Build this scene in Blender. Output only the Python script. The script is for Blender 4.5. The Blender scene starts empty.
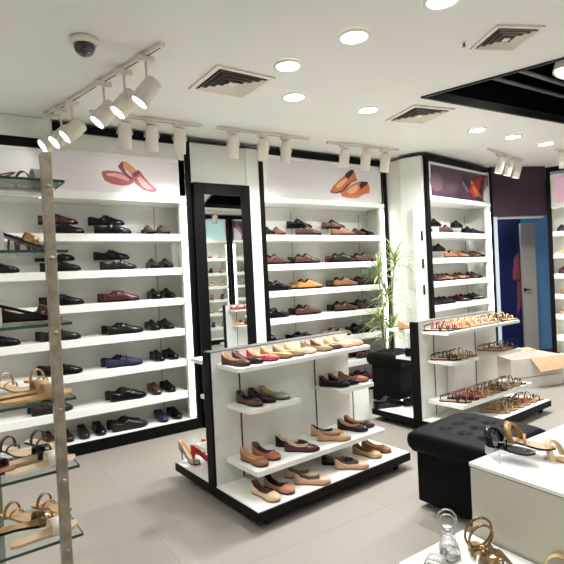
import bpy, bmesh, math, random
from math import sin, cos, pi, radians, sqrt
from mathutils import Vector, Matrix
random.seed(7)
SC = bpy.context.scene
COL = SC.collection

# ---------------------------------------------------------------- materials
def lin(c):
    return tuple((v/12.92 if v <= .04045 else ((v+.055)/1.055)**2.4) for v in [x/255 for x in c])
MATS = {}
def mat(name, rgb, rough=.5, metal=0., spec=.5, emit=0., noise=0., nscale=30., bump=0., bscale=200., alpha=None, trans=0., coat=0., rgb2=None):
    if name in MATS: return MATS[name]
    m = bpy.data.materials.new(name); m.use_nodes = True
    nt = m.node_tree; b = nt.nodes['Principled BSDF']
    c = lin(rgb)+(1,)
    b.inputs['Base Color'].default_value = c
    b.inputs['Roughness'].default_value = rough
    b.inputs['Metallic'].default_value = metal
    b.inputs['Specular IOR Level'].default_value = spec
    b.inputs['Coat Weight'].default_value = coat
    b.inputs['Coat Roughness'].default_value = .08
    if trans: b.inputs['Transmission Weight'].default_value = trans
    if alpha is not None: b.inputs['Alpha'].default_value = alpha
    if emit:
        b.inputs['Emission Color'].default_value = c
        b.inputs['Emission Strength'].default_value = emit
    tc = nt.nodes.new('ShaderNodeTexCoord')
    if noise or rgb2:
        n = nt.nodes.new('ShaderNodeTexNoise'); n.inputs['Scale'].default_value = nscale; n.inputs['Detail'].default_value = 4
        nt.links.new(tc.outputs['Object'], n.inputs['Vector'])
        mx = nt.nodes.new('ShaderNodeMix'); mx.data_type = 'RGBA'
        mx.inputs[6].default_value = c
        c2 = lin(rgb2)+(1,) if rgb2 else tuple(v*(1-noise) for v in c[:3])+(1,)
        mx.inputs[7].default_value = c2
        rp = nt.nodes.new('ShaderNodeValToRGB'); rp.color_ramp.elements[0].position = .4; rp.color_ramp.elements[1].position = .6
        nt.links.new(n.outputs['Fac'], rp.inputs[0]); nt.links.new(rp.outputs[0], mx.inputs[0])
        nt.links.new(mx.outputs[2], b.inputs['Base Color'])
    if bump:
        n = nt.nodes.new('ShaderNodeTexNoise'); n.inputs['Scale'].default_value = bscale
        nt.links.new(tc.outputs['Object'], n.inputs['Vector'])
        bp = nt.nodes.new('ShaderNodeBump'); bp.inputs['Strength'].default_value = bump; bp.inputs['Distance'].default_value = .002
        nt.links.new(n.outputs['Fac'], bp.inputs['Height']); nt.links.new(bp.outputs[0], b.inputs['Normal'])
    MATS[name] = m
    return m

WHITE = mat('white_laminate', (242,241,236), .4)
CREAM = mat('warm_white_laminate', (230,229,222), .45)
WALL = mat('wall_paint', (232,232,226), .7, noise=.03, nscale=3)
CEIL = mat('ceiling_paint', (230,230,224), .8, noise=.02, nscale=2)
BLACK = mat('black_brown_laminate', (5,4,4), .5, spec=.15, noise=.25, nscale=8)
BLK = mat('black_paint', (14,14,16), .6)
VOID = mat('dark_void_paint', (7,7,11), .9, spec=.05)
LED = mat('led_diffuser', (255,253,248), .5, emit=6)
DISC = mat('downlight_diffuser', (255,252,244), .5, emit=14)
SPOTM = mat('spot_lens', (255,250,240), .5, emit=14)
FIX = mat('white_fixture_metal', (228,222,210), .4)
STEEL = mat('brushed_steel', (176,166,150), .34, metal=.75, noise=.25, nscale=25)
CHROME = mat('chrome', (200,200,200), .15, metal=1)
GREY = mat('grey_metal', (110,110,112), .5, metal=.5)
LEATHER = mat('black_leatherette', (4,4,4), .6, spec=.12, bump=.25, bscale=220)
MIRROR = mat('mirror_glass', (232,238,235), .01, metal=1)
ACRYL = mat('clear_acrylic', (245,250,250), .03, trans=1., alpha=.45)
RUBBER = mat('caster_rubber', (18,18,18), .5)
KRAFT = mat('kraft_card', (184,156,122), .8, noise=.08, nscale=20)
CARDW = mat('white_card', (222,214,204), .7, noise=.06, nscale=10)
SLOT = mat('dark_slot', (60,52,42), .6)
STD = mat('standard_grey', (176,168,150), .5)
POT = mat('pot_glaze', (40,38,36), .4)

def glass_mat():
    m = bpy.data.materials.new('green_float_glass'); m.use_nodes = True
    nt = m.node_tree; b = nt.nodes['Principled BSDF']
    b.inputs['Base Color'].default_value = (.80,.90,.87,1)
    b.inputs['Roughness'].default_value = .02
    b.inputs['Transmission Weight'].default_value = 1
    b.inputs['IOR'].default_value = 1.05
    b.inputs['Alpha'].default_value = .55
    return m
GLASS = glass_mat()
GEDGE = mat('glass_edge_green', (20,66,54), .12, spec=.8)

def floor_mat():
    m = bpy.data.materials.new('floor_tiles'); m.use_nodes = True
    nt = m.node_tree; b = nt.nodes['Principled BSDF']
    tc = nt.nodes.new('ShaderNodeTexCoord'); mp = nt.nodes.new('ShaderNodeMapping')
    mp.inputs['Location'].default_value = (.33,.27,0)
    br = nt.nodes.new('ShaderNodeTexBrick'); br.offset = 0
    br.inputs['Scale'].default_value = 1; br.inputs['Mortar Size'].default_value = .0025
    br.inputs['Brick Width'].default_value = 1.2; br.inputs['Row Height'].default_value = .6
    br.inputs['Color1'].default_value = lin((147,141,132))+(1,)
    br.inputs['Color2'].default_value = lin((144,138,128))+(1,)
    br.inputs['Mortar'].default_value = lin((130,124,114))+(1,)
    n = nt.nodes.new('ShaderNodeTexNoise'); n.inputs['Scale'].default_value = 2.2; n.inputs['Detail'].default_value = 6
    mx = nt.nodes.new('ShaderNodeMix'); mx.data_type = 'RGBA'; mx.blend_type = 'MULTIPLY'; mx.inputs[0].default_value = .35
    rp = nt.nodes.new('ShaderNodeValToRGB'); rp.color_ramp.elements[0].color = (.86,.85,.83,1); rp.color_ramp.elements[1].color = (1,1,1,1)
    L = nt.links.new
    L(tc.outputs['Object'], mp.inputs['Vector']); L(mp.outputs[0], br.inputs['Vector']); L(tc.outputs['Object'], n.inputs['Vector'])
    L(n.outputs['Fac'], rp.inputs[0]); L(br.outputs['Color'], mx.inputs[6]); L(rp.outputs[0], mx.inputs[7]); L(mx.outputs[2], b.inputs['Base Color'])
    b.inputs['Roughness'].default_value = .45
    return m

# ---------------------------------------------------------------- mesh builder
class MB:
    def __init__(s): s.v=[]; s.f=[]; s.m=[]; s.sm=[]
    def add(s, vs, fs, mi=0, smooth=False):
        k=len(s.v); s.v += [tuple(v) for v in vs]
        for f in fs: s.f.append(tuple(i+k for i in f)); s.m.append(mi); s.sm.append(smooth)
        return s
    def box(s, x0,x1,y0,y1,z0,z1, mi=0, M=None):
        vs=[(x,y,z) for x in (x0,x1) for y in (y0,y1) for z in (z0,z1)]
        if M is not None: vs=[M@Vector(v) for v in vs]
        return s.add(vs,[(0,1,3,2),(4,6,7,5),(0,4,5,1),(2,3,7,6),(0,2,6,4),(1,5,7,3)],mi)
    def rbox(s, x0,x1,y0,y1,z0,z1,r=.004,mi=0,M=None,n=2):
        bm=bmesh.new(); bmesh.ops.create_cube(bm,size=1)
        for v in bm.verts: v.co=Vector(((x0+x1)/2+v.co.x*(x1-x0),(y0+y1)/2+v.co.y*(y1-y0),(z0+z1)/2+v.co.z*(z1-z0)))
        bmesh.ops.bevel(bm,geom=list(bm.edges),offset=r,segments=n,profile=.5,affect='EDGES')
        bm.verts.index_update()
        vs=[(M@v.co if M is not None else v.co) for v in bm.verts]
        s.add(vs,[tuple(v.index for v in f.verts) for f in bm.faces],mi,n>2); bm.free(); return s
    def prism(s, pts, z0, z1, mi=0, mside=None, M=None):
        n=len(pts); vs=[(p[0],p[1],z0) for p in pts]+[(p[0],p[1],z1) for p in pts]
        if M is not None: vs=[M@Vector(v) for v in vs]
        s.add(vs,[tuple(range(n-1,-1,-1)),tuple(range(n,2*n))],mi)
        s.add(vs,[(i,(i+1)%n,(i+1)%n+n,i+n) for i in range(n)],mi if mside is None else mside)
        return s
    def tube(s, path, r, n=8, mi=0, closed=False, flat=1.0):
        P=[Vector(p) for p in path]; N=len(P); rings=[]
        up=None
        for i,p in enumerate(P):
            t=(P[(i+1)%N]-P[i-1]) if closed else (P[min(i+1,N-1)]-P[max(i-1,0)])
            t.normalize()
            if up is None: up=Vector((0,0,1)) if abs(t.z)<.9 else Vector((1,0,0))
            a=t.cross(up).normalized(); u=a.cross(t).normalized(); up=u
            rr=r[i] if isinstance(r,(list,tuple)) else r
            rings.append([p+a*cos(2*pi*k/n)*rr+u*sin(2*pi*k/n)*rr*flat for k in range(n)])
        vs=[v for rg in rings for v in rg]; fs=[]
        M_=N if closed else N-1
        for i in range(M_):
            j=(i+1)%N
            for k in range(n): fs.append((i*n+k,i*n+(k+1)%n,j*n+(k+1)%n,j*n+k))
        s.add(vs,fs,mi,True)
        if not closed: s.add(vs,[tuple(range(n-1,-1,-1)),tuple((N-1)*n+k for k in range(n))],mi)
        return s
    def lathe(s, prof, n=20, mi=0, M=None, c=(0,0,0), cap=True):
        vs=[]; fs=[]
        for r,z in prof:
            for k in range(n): vs.append(Vector((c[0]+r*cos(2*pi*k/n),c[1]+r*sin(2*pi*k/n),c[2]+z)))
        if M is not None: vs=[M@v for v in vs]
        for i in range(len(prof)-1):
            for k in range(n): fs.append((i*n+k,i*n+(k+1)%n,(i+1)*n+(k+1)%n,(i+1)*n+k))
        s.add(vs,fs,mi,True)
        if cap: s.add(vs,[tuple(range(n-1,-1,-1)),tuple((len(prof)-1)*n+k for k in range(n))],mi)
        return s
    def grid(s, rows, mi=0, smooth=True, closed=False, mfun=None):
        nr=len(rows); nc=len(rows[0]); k=len(s.v)
        s.v += [tuple(v) for r in rows for v in r]
        for i in range(nr-1):
            for j in range(nc if closed else nc-1):
                s.f.append((k+i*nc+j,k+i*nc+(j+1)%nc,k+(i+1)*nc+(j+1)%nc,k+(i+1)*nc+j))
                s.m.append(mfun(i,j) if mfun else mi); s.sm.append(smooth)
        return s
    def mesh(s, name, mats):
        me=bpy.data.meshes.new(name); me.from_pydata(s.v,[],s.f)
        for m in (mats if isinstance(mats,(list,tuple)) else [mats]): me.materials.append(m)
        me.polygons.foreach_set('material_index', s.m); me.polygons.foreach_set('use_smooth', s.sm)
        me.update(); 
        bm=bmesh.new(); bm.from_mesh(me); bmesh.ops.remove_doubles(bm,verts=bm.verts,dist=1e-6); bmesh.ops.recalc_face_normals(bm,faces=bm.faces); bm.to_mesh(me); bm.free()
        return me
    def build(s, name, mats, parent=None, **kw):
        return link(name, s.mesh(name,mats), parent)
def link(name, me, parent=None):
    o=bpy.data.objects.new(name, me); COL.objects.link(o)
    if parent is not None: o.parent=parent
    return o
def tag(o, label=None, cat=None, group=None, kind=None):
    if label: o['label']=label
    if cat: o['category']=cat
    if group: o['group']=group
    if kind: o['kind']=kind
    return o
def thing(name, label, cat, loc=(0,0,0), rz=0, group=None):
    o=bpy.data.objects.new(name,None); COL.objects.link(o); o.location=loc; o.rotation_euler=(0,0,rz); o.empty_display_size=.1
    return tag(o,label,cat,group)
def struct(name, mb, mats):
    return tag(mb.build(name,mats), kind='structure')
def part(name, mb, mats, parent, label=None):
    o=mb.build(name,mats,parent)
    if label: o['label']=label
    return o
def interp(keys, s):
    for (a,b),(c,d) in zip(keys,keys[1:]):
        if s<=c:
            t=(s-a)/(c-a) if c>a else 0
            t=t*t*(3-2*t)*.5+t*.5
            return b+(d-b)*t
    return keys[-1][1]

# ---------------------------------------------------------------- shoes
W_MEN=[(0,.016),(.05,.026),(.12,.031),(.3,.031),(.45,.033),(.6,.042),(.72,.0455),(.84,.041),(.93,.029),(.98,.015),(1,.006)]
W_PT =[(0,.013),(.05,.022),(.12,.027),(.3,.026),(.45,.027),(.6,.034),(.7,.037),(.82,.031),(.92,.019),(.98,.008),(1,.003)]
W_RD =[(0,.014),(.05,.023),(.12,.028),(.3,.027),(.45,.028),(.6,.036),(.72,.040),(.84,.037),(.93,.026),(.98,.014),(1,.006)]
def outline(W, L, k=1.0, n=22):
    pts=[]
    S=[i/n for i in range(n+1)]
    for s in S: pts.append((s*L-L/2, -interp(W,s)*k))
    for s in reversed(S): pts.append((s*L-L/2, interp(W,s)*k))
    return pts
def lift_f(h): return lambda s: h*(1-min(1,max(0,(s-.08)/.55))**1.0*1.0) if False else h*.5*(1+cos(pi*min(1,max(0,(s-.1)/.58))))
def sole_mesh(W,L,k,t,h,mi=0,mi_top=None,n=24,mb=None):
    mb=mb or MB(); lf=lift_f(h); rows_b=[];rows_t=[]
    for i in range(n+1):
        s=i/n; w=interp(W,s)*k; x=s*L-L/2; z=lf(s)
        toe=.006*max(0,(s-.8)/.2)**2
        rows_b.append([(x,-w*.96,z+toe),(x,w*.96,z+toe)]); rows_t.append([(x,-w,z+t+toe),(x,w,z+t+toe)])
    mb.grid(rows_b,mi,False); mb.grid(rows_t,mi if mi_top is None else mi_top,False)
    mb.grid([[b[0],t_[0]] for b,t_ in zip(rows_b,rows_t)],mi,False); mb.grid([[b[1],t_[1]] for b,t_ in zip(rows_b,rows_t)],mi,False)
    mb.add([rows_b[0][0],rows_b[0][1],rows_t[0][1],rows_t[0][0]],[(0,1,2,3)],mi)
    mb.add([rows_b[-1][0],rows_b[-1][1],rows_t[-1][1],rows_t[-1][0]],[(0,1,2,3)],mi)
    return mb
SPECS={
 'loafer': dict(W=W_MEN,L=.30,H=[(0,.060),(.1,.058),(.28,.048),(.40,.060),(.43,.078),(.47,.074),(.58,.064),(.75,.050),(.9,.040),(.97,.030),(1,.018)],o=(.03,.415),zs=.014),
 'derby': dict(W=W_MEN,L=.29,H=[(0,.062),(.1,.060),(.26,.050),(.38,.066),(.42,.086),(.47,.080),(.6,.066),(.75,.052),(.9,.043),(.97,.032),(1,.018)],o=(.03,.40),zs=.018),
 'oxford': dict(W=W_PT,L=.315,kw=1.12,H=[(0,.066),(.1,.062),(.24,.052),(.36,.070),(.40,.092),(.46,.084),(.6,.066),(.75,.050),(.9,.038),(.97,.029),(1,.018)],o=(.03,.385),zs=.018),
 'flat': dict(W=W_PT,L=.25,kw=1.18,H=[(0,.064),(.08,.058),(.2,.038),(.4,.027),(.6,.030),(.66,.036),(.75,.037),(.88,.030),(.96,.022),(1,.014)],o=(.03,.655),zs=.008),
 'round_flat': dict(W=W_RD,L=.25,kw=1.15,H=[(0,.064),(.08,.058),(.2,.038),(.4,.027),(.6,.030),(.68,.036),(.78,.037),(.9,.029),(.97,.021),(1,.014)],o=(.03,.68),zs=.008),
 'pump': dict(W=W_PT,L=.24,H=[(0,.056),(.08,.052),(.2,.038),(.4,.032),(.6,.034),(.68,.038),(.78,.036),(.9,.029),(.97,.021),(1,.012)],o=(.03,.66),zs=.006,heel=.075),
}
def upper_mesh(sp):
    L=sp['L']; H=sp['H']; W=sp['W']; o0,o1=sp['o']; zs=sp['zs']; kw=sp.get('kw',1); lf=lift_f(sp.get('heel',0))
    S=[0,.015,o0+.001]+[o0+(o1-o0)*k/9 for k in range(1,9)]+[o1-.004,o1+.012]
    S+=[o1+.012+(1-o1-.012)*k/9 for k in range(1,10)]
    rows=[];op=[]
    for s in S:
        w=interp(W,s)*kw; h=interp(H,s); x=s*L-L/2; z0=lf(s)+.004; toe=.004*max(0,(s-.8)/.2)
        opened=o0<s<o1; op.append(opened)
        if opened:
            wl=w*.90; ins=zs+.004
            half=[(-w,zs),(-w*1.06,zs+.35*(h-zs)),(-w*.98,zs+.72*(h-zs)),(-wl,h),(-wl+.004,h-.001),(-wl+.003,ins+.3*(h-ins))]
            pts=half+[(0,ins)]+[(-a,b) for a,b in reversed(half)]
        else:
            pts=[]
            for j in range(13):
                t=pi*j/12; cc=-cos(t); ss=max(0,sin(t))
                pts.append((w*(abs(cc)**.8)*(1 if cc>0 else -1)*1.02, zs+(h-zs)*ss**.75))
        rows.append([(x,a,b+z0-.004+toe) for a,b in pts])
    mb=MB()
    def mf(i,j):
        if op[i] or op[i+1]:
            if 3<=j<=8: return 1
        return 0
    mb.grid(rows,mfun=mf); n=len(mb.v)
    mb.add(rows[0],[tuple(range(13))],0); mb.add(rows[-1],[tuple(range(13))],0)
    return mb
def laces_mesh(sp):
    mb=MB(); L=sp['L']; H=sp['H']; o1=sp['o'][1]
    for k in range(4):
        s=o1+.03+.035*k; x=s*L-L/2; h=interp(H,s)
        mb.tube([(x-.003,-.016,h-.004),(x,-.006,h+.002),(x+.002,.006,h+.002),(x-.003,.016,h-.004)],.0018,5)
    return mb
def strap_mesh(L,s,h,wd,ww,z0=0,skew=0,th=.003,s2=None,mb=None,n=12,lean=0):
    """a flat band arching over the foot; wd = width along the foot"""
    mb=mb or MB(); ra=[];rb=[];rc=[];rd=[]
    for k in range(n+1):
        t=pi*k/n; y=-ww*cos(t); zz=z0+h*max(0,sin(t))**.7; x=s*L-L/2+skew*cos(t)+lean*sin(t)
        ny=-cos(t)*th; nz=sin(t)*th
        ra.append((x-wd/2,y,zz)); rb.append((x+wd/2,y,zz*.93+z0*.07)); rc.append((x+wd/2,y+ny,zz*.93+z0*.07+nz)); rd.append((x-wd/2,y+ny,zz+nz))
    mb.grid([ra,rb,rc,rd,ra],0); return mb
CM={}
def cm(name): return SM[name]
def S_(name,rgb,rough=.35,**k): return mat('shoe_'+name,rgb,rough,**k)
SM={'black':S_('black',(5,4,5),.2,coat=.05,spec=.28),'wine':S_('wine',(70,14,24),.26,coat=.25),'darkbrown':S_('darkbrown',(34,21,19),.28,coat=.08,spec=.35),
 'brown':S_('brown',(76,45,34),.32,coat=.12),'tan':S_('tan',(138,90,60),.35,coat=.1),'mustard':S_('mustard',(172,128,66),.45),
 'charcoal':S_('charcoal',(26,25,26),.25,coat=.08,spec=.35),'taupe':S_('taupe',(74,60,50),.7),'navy':S_('navy',(22,30,66),.65),'khaki':S_('khaki',(140,120,84),.6),
 'cream':S_('cream',(204,180,144),.45),'beige':S_('beige',(186,150,110),.5),'blush':S_('blush',(182,130,102),.45,rgb2=(168,110,86),nscale=60),
 'nude':S_('nude',(196,158,126),.4,coat=.1),'gold':S_('gold',(172,138,82),.4,metal=.35,rgb2=(136,104,58),nscale=90),'palegold':S_('palegold',(200,178,130),.35,metal=.3),
 'red':S_('red',(186,26,40),.25,coat=.5),'pink':S_('pink',(190,70,84),.45,rgb2=(180,50,70),nscale=120),'peach':S_('peach',(196,138,98),.45),
 'silver':S_('silver',(214,212,208),.45,metal=.35,rgb2=(158,156,152),nscale=200,bump=.6,bscale=500),'white':S_('white',(236,228,216),.4),
 'bronze':S_('bronze',(140,116,84),.22,metal=.8),'maroon':S_('maroon',(70,26,34),.3,coat=.3),'greygreen':S_('greygreen',(150,152,140),.4,metal=.3),
 'wood':S_('wood',(216,176,118),.5,noise=.15,nscale=40),'lining':S_('lining',(150,108,78),.7),'darklining':S_('darklining',(24,16,14),.8),'palelining':S_('palelining',(214,178,132),.6),'rosepink':S_('rosepink',(166,92,80),.5)}
WORD={'darkbrown':'dark brown','palegold':'pale gold','greygreen':'grey green','rosepink':'rose pink','navy':'navy blue'}
def word(c): return WORD.get(c,c)
CACHE={}
def cached(key, fn):
    if key not in CACHE: CACHE[key]=fn()
    return CACHE[key]
def shoe(kind, c, label, loc, yaw, group=None, lining=None, sole=None, scale=1.0, detail=True, pitch=0):
    sp=SPECS[kind]
    lining=lining or {'loafer':'darklining','derby':'darklining','oxford':'darklining'}.get(kind,'palelining')
    sole=sole or {'tan':'darkbrown','mustard':'darkbrown','brown':'black','beige':'tan','cream':'tan','nude':'tan'}.get(c,'black')
    nm={'loafer':'loafer','derby':'derby_shoe','oxford':'lace_up_shoe','flat':'pointed_flat_shoe','round_flat':'ballet_flat','pump':'high_heeled_pump'}[kind]
    t=thing(nm,label,'shoe',loc,yaw,group); zk={'loafer':1.22,'derby':1.2,'oxford':1.2}.get(kind,1.3); t.scale=(scale,scale,scale*zk)
    if pitch: t.rotation_euler=(0,pitch,yaw)
    link('upper',cached((kind,c,lining),lambda:upper_mesh(sp).mesh('upper',[SM[c],SM[lining]])),t)
    h=sp.get('heel',0)
    def mk():
        mb=sole_mesh(sp['W'],sp['L'],sp.get('kw',1)*1.05,sp['zs'],h)
        L=sp['L']
        return mb.mesh('sole',SM[sole])
    link('sole',cached((kind,'sole',sole),mk),t)
    L=sp['L']
    if h:
        link('heel',cached((kind,'heel',c),lambda:MB().lathe([(.005,0),(.006,.03),(.012,.06),(.019,h+.004)],12,c=(-L/2+.022,0,0)).mesh('heel',SM[c])),t)
    if kind in('oxford','derby') and detail:
        link('laces',cached((kind,'laces',c),lambda:laces_mesh(sp).mesh('laces',SM['black' if c!='black' else 'charcoal'])),t)
    if kind=='loafer' and detail:
        def sd():
            mb=MB(); s=.53; x=s*L-L/2; hh=interp(sp['H'],s); pts=[]
            for k in range(11):
                tt=pi*(.12+.76*k/10); pts.append((x+.004*sin(tt),-.0415*cos(tt),.014+(hh-.010)*sin(tt)**.75))
            mb.tube(pts,.004,6,flat=.6); return mb.mesh('saddle_strap',SM['charcoal' if c=='black' else 'black'])
        link('saddle_strap',cached((kind,'saddle',c),sd),t)
    return t
def sandal(c, label, loc, yaw, style='slide', foot='beige', sole='tan', heel=0., group=None, scale=1.0, c2=None, W=W_RD, L=.25, pitch=0.,nstrap=None):
    """style: slide (wide band), toe_loop, strappy (thin straps and ankle ring), block"""
    nm={'slide':'slide_sandal','loop':'loop_strap_sandal','ring':'ankle_ring_sandal','lowloop':'loop_strap_sandal','padded':'padded_band_sandal','toe':'toe_band_sandal','strappy':'strappy_sandal','wedge':'wedge_sandal'}[style]
    t=thing(nm,label,'sandal',loc,yaw,group); t.scale=(scale,)*3
    if pitch: t.rotation_euler=(0,pitch,yaw)
    lf=lift_f(heel)
    link('footbed',cached(('fb',sole,foot,heel,L,id(W)),lambda:sole_mesh(W,L,1,.011,heel,0,1).mesh('footbed',[SM[sole],SM[foot]])),t)
    c2=c2 or c
    if heel>.02:
        def hm():
            if style=='wedge':
                mb=MB(); rows=[]
                for i in range(12):
                    s=i/11*.62+.01; w=interp(W,s)*.92; z=lf(s)+.001; x=s*L-L/2; b=0 if z>.004 else 0
                    rows.append([(x,-w,b),(x,-w,z),(x,w,z),(x,w,b)])
                return mb.grid(rows,closed=True,smooth=False).add(rows[0],[(0,1,2,3)]).mesh('heel',SM[sole])
            return MB().lathe([(.014,0),(.012,heel*.5),(.02,heel+.002)],12,c=(-L/2+.028,0,0)).mesh('heel',SM[sole])
        link('heel',cached(('heel',style,sole,heel,L),hm),t)
    def st(key,fn,name,col):
        link(name,cached((key,col,heel,L),lambda:fn().mesh(name,SM[col])),t)
    if style=='slide':
        st('sl1',lambda:strap_mesh(L,.68,.044,.056,.043,.008+lf(.66)),'toe_band',c)
    elif style=='wedge':
        st('we1',lambda:strap_mesh(L,.70,.050,.055,.040,.008+lf(.7)),'toe_band',c)
        st('we2',lambda:strap_mesh(L,.16,.065,.012,.030,.01+lf(.16),lean=-.02),'ankle_strap',c2)
    elif style=='loop':
        st('lo1',lambda:strap_mesh(L,.74,.045,.022,.041,.008+lf(.74)),'toe_band',c)
        st('lo2',lambda:strap_mesh(L,.2,.085,.014,.034,.008+lf(.2),th=.005,lean=-.03),'ankle_loop',c2)
    elif style=='toe':
        st('to1',lambda:strap_mesh(L,.80,.034,.050,.037,.008+lf(.8)),'toe_band',c)
    elif style=='lowloop':
        st('ll1',lambda:strap_mesh(L,.30,.062,.014,.040,.008+lf(.3),th=.005),'ankle_loop',c)
        st('ll2',lambda:strap_mesh(L,.42,.030,.010,.036,.008+lf(.42)),'instep_strap',c2)
    elif style=='padded':
        st('pa1',lambda:strap_mesh(L,.22,.082,.034,.052,.008,th=.008,lean=-.035),'padded_band',c)
        st('pa2',lambda:strap_mesh(L,.40,.040,.014,.042,.008,skew=.02),'instep_strap',c2)
    elif style=='ring':
        st('ri1',lambda:strap_mesh(L,.72,.058,.060,.045,.008+lf(.72)),'toe_band',c)
        def rg():
            mb=MB(); R_=.058; cx=-L/2+.055
            for dx,rr in ((0,R_),(.018,R_*.86)):
                mb.tube([(cx+dx+.018*sin(a),rr*.78*cos(a),lf(.2)+.012+rr+rr*sin(a)) for a in [2*pi*k/26 for k in range(26)]],.0045,6,closed=True,flat=1)
            return mb
        st('ri2',rg,'ankle_ring',c2)
        st('ri3',lambda:strap_mesh(L,.45,.045,.010,.036,.008+lf(.45),skew=.03,mb=strap_mesh(L,.45,.045,.010,.036,.008+lf(.45),skew=-.03)),'cross_strap',c2)
    elif style=='strappy':
        def s1():
            mb=strap_mesh(L,.80,.034,.009,.038,.008+lf(.8),skew=.008); strap_mesh(L,.66,.045,.009,.040,.008+lf(.66),skew=-.012,mb=mb); return mb
        st('st1',s1,'toe_strap',c)
        st('st2',lambda:strap_mesh(L,.48,.062,.008,.034,.008+lf(.48),skew=.02),'instep_strap',c2)
        def ring():
            mb=MB(); z0=.05+lf(.15); pts=[(-L/2+.045+.036*cos(a),.030*sin(a),z0+.012*cos(a)) for a in [2*pi*k/18 for k in range(18)]]
            mb.tube(pts,.0035,6,closed=True); 
            mb.tube([(-L/2+.01,0,lf(0)+.008),(-L/2+.008,0,z0-.01)],.004,6); return mb
        st('st3',ring,'ankle_strap',c)
    return t
SH=[
('left', 'S', 1, 0.78, 'black', 'wine', 'loafer'),
('left', 'S', 1, 1.18, 'black', 'black', 'loafer'),
('left', 'T', 1, 1.59, 'taupe', 'taupe', 'derby'),
('left', 'S', 2, 0.74, 'black', 'black', 'loafer'),
('left', 'S', 2, 1.21, 'darkbrown', 'black', 'loafer'),
('left', 'T', 2, 1.61, 'darkbrown', 'darkbrown', 'derby'),
('left', 'P', 3, 0.75, 'black', 'black', 'loafer'),
('left', 'P', 3, 1.22, 'wine', 'wine', 'loafer'),
('left', 'T', 3, 1.61, 'black', 'black', 'derby'),
('left', 'P', 4, 0.71, 'charcoal', 'charcoal', 'loafer'),
('left', 'P', 4, 1.24, 'charcoal', 'black', 'loafer'),
('left', 'T', 4, 1.58, 'black', 'charcoal', 'derby'),
('left', 'P', 5, 0.71, 'black', 'black', 'loafer'),
('left', 'P', 5, 1.22, 'navy', 'navy', 'loafer'),
('left', 'T', 5, 1.61, 'black', 'black', 'derby'),
('left', 'P', 6, 0.62, 'darkbrown', 'black', 'loafer'),
('left', 'P', 6, 1.24, 'black', 'darkbrown', 'loafer'),
('left', 'T', 6, 1.57, 'brown', 'black', 'derby'),
('left', 'T', 7, 0.66, 'wine', 'darkbrown', 'derby'),
('left', 'T', 7, 0.93, 'darkbrown', 'black', 'derby'),
('left', 'P', 7, 1.24, 'darkbrown', 'darkbrown', 'loafer'),
('left', 'T', 7, 1.62, 'navy', 'black', 'derby'),
('left', 'P', 2, 0.28, 'black', 'black', 'loafer'),
('left', 'P', 4, 0.26, 'black', 'black', 'loafer'),
('centre', 'T', 1, 2.89, 'black', 'tan', 'oxford'),
('centre', 'S', 1, 3.31, 'brown', 'black', 'oxford'),
('centre', 'S', 1, 3.81, 'tan', 'brown', 'oxford'),
('centre', 'T', 1, 4.16, 'brown', 'black', 'oxford'),
('centre', 'P', 2, 2.87, 'brown', 'black', 'oxford'),
('centre', 'P', 2, 3.28, 'brown', 'darkbrown', 'oxford'),
('centre', 'P', 2, 3.81, 'darkbrown', 'wine', 'oxford'),
('centre', 'P', 2, 4.15, 'brown', 'black', 'oxford'),
('centre', 'P', 3, 2.87, 'black', 'black', 'oxford'),
('centre', 'P', 3, 3.3, 'mustard', 'mustard', 'oxford'),
('centre', 'P', 3, 3.82, 'tan', 'brown', 'oxford'),
('centre', 'P', 3, 4.15, 'darkbrown', 'black', 'oxford'),
('centre', 'P', 4, 2.83, 'black', 'black', 'oxford'),
('centre', 'P', 4, 3.26, 'brown', 'darkbrown', 'oxford'),
('centre', 'P', 4, 3.81, 'brown', 'darkbrown', 'oxford'),
('centre', 'P', 4, 4.14, 'darkbrown', 'black', 'oxford'),
('centre', 'P', 5, 2.79, 'black', 'black', 'oxford'),
('centre', 'P', 5, 3.2, 'black', 'black', 'loafer'),
('centre', 'P', 5, 3.7, 'khaki', 'cream', 'loafer'),
('centre', 'P', 5, 4.06, 'black', 'navy', 'oxford'),
('centre', 'P', 6, 4.1, 'wine', 'darkbrown', 'loafer'),
('centre', 'P', 7, 4.06, 'wine', 'wine', 'loafer'),
('right', 'P', 1, 0.15, 'black', 'black', 'oxford'),
('right', 'S', 1, 0.62, 'brown', 'black', 'oxford'),
('right', 'S', 1, 1.16, 'black', 'black', 'oxford'),
('right', 'P', 1, 1.32, 'black', 'black', 'oxford'),
('right', 'S', 2, 0.63, 'tan', 'black', 'oxford'),
('right', 'P', 2, 1.04, 'tan', 'darkbrown', 'oxford'),
('right', 'P', 2, 1.36, 'brown', 'black', 'oxford'),
('right', 'P', 3, 0.42, 'brown', 'brown', 'oxford'),
('right', 'P', 3, 0.61, 'tan', 'brown', 'oxford'),
('right', 'P', 3, 0.95, 'tan', 'brown', 'oxford'),
('right', 'P', 3, 1.28, 'wine', 'black', 'oxford'),
('right', 'P', 4, 0.33, 'black', 'black', 'oxford'),
('right', 'P', 4, 0.5, 'black', 'black', 'oxford'),
('right', 'P', 4, 0.96, 'wine', 'black', 'oxford'),
('right', 'P', 4, 1.29, 'darkbrown', 'wine', 'oxford'),
]
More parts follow.
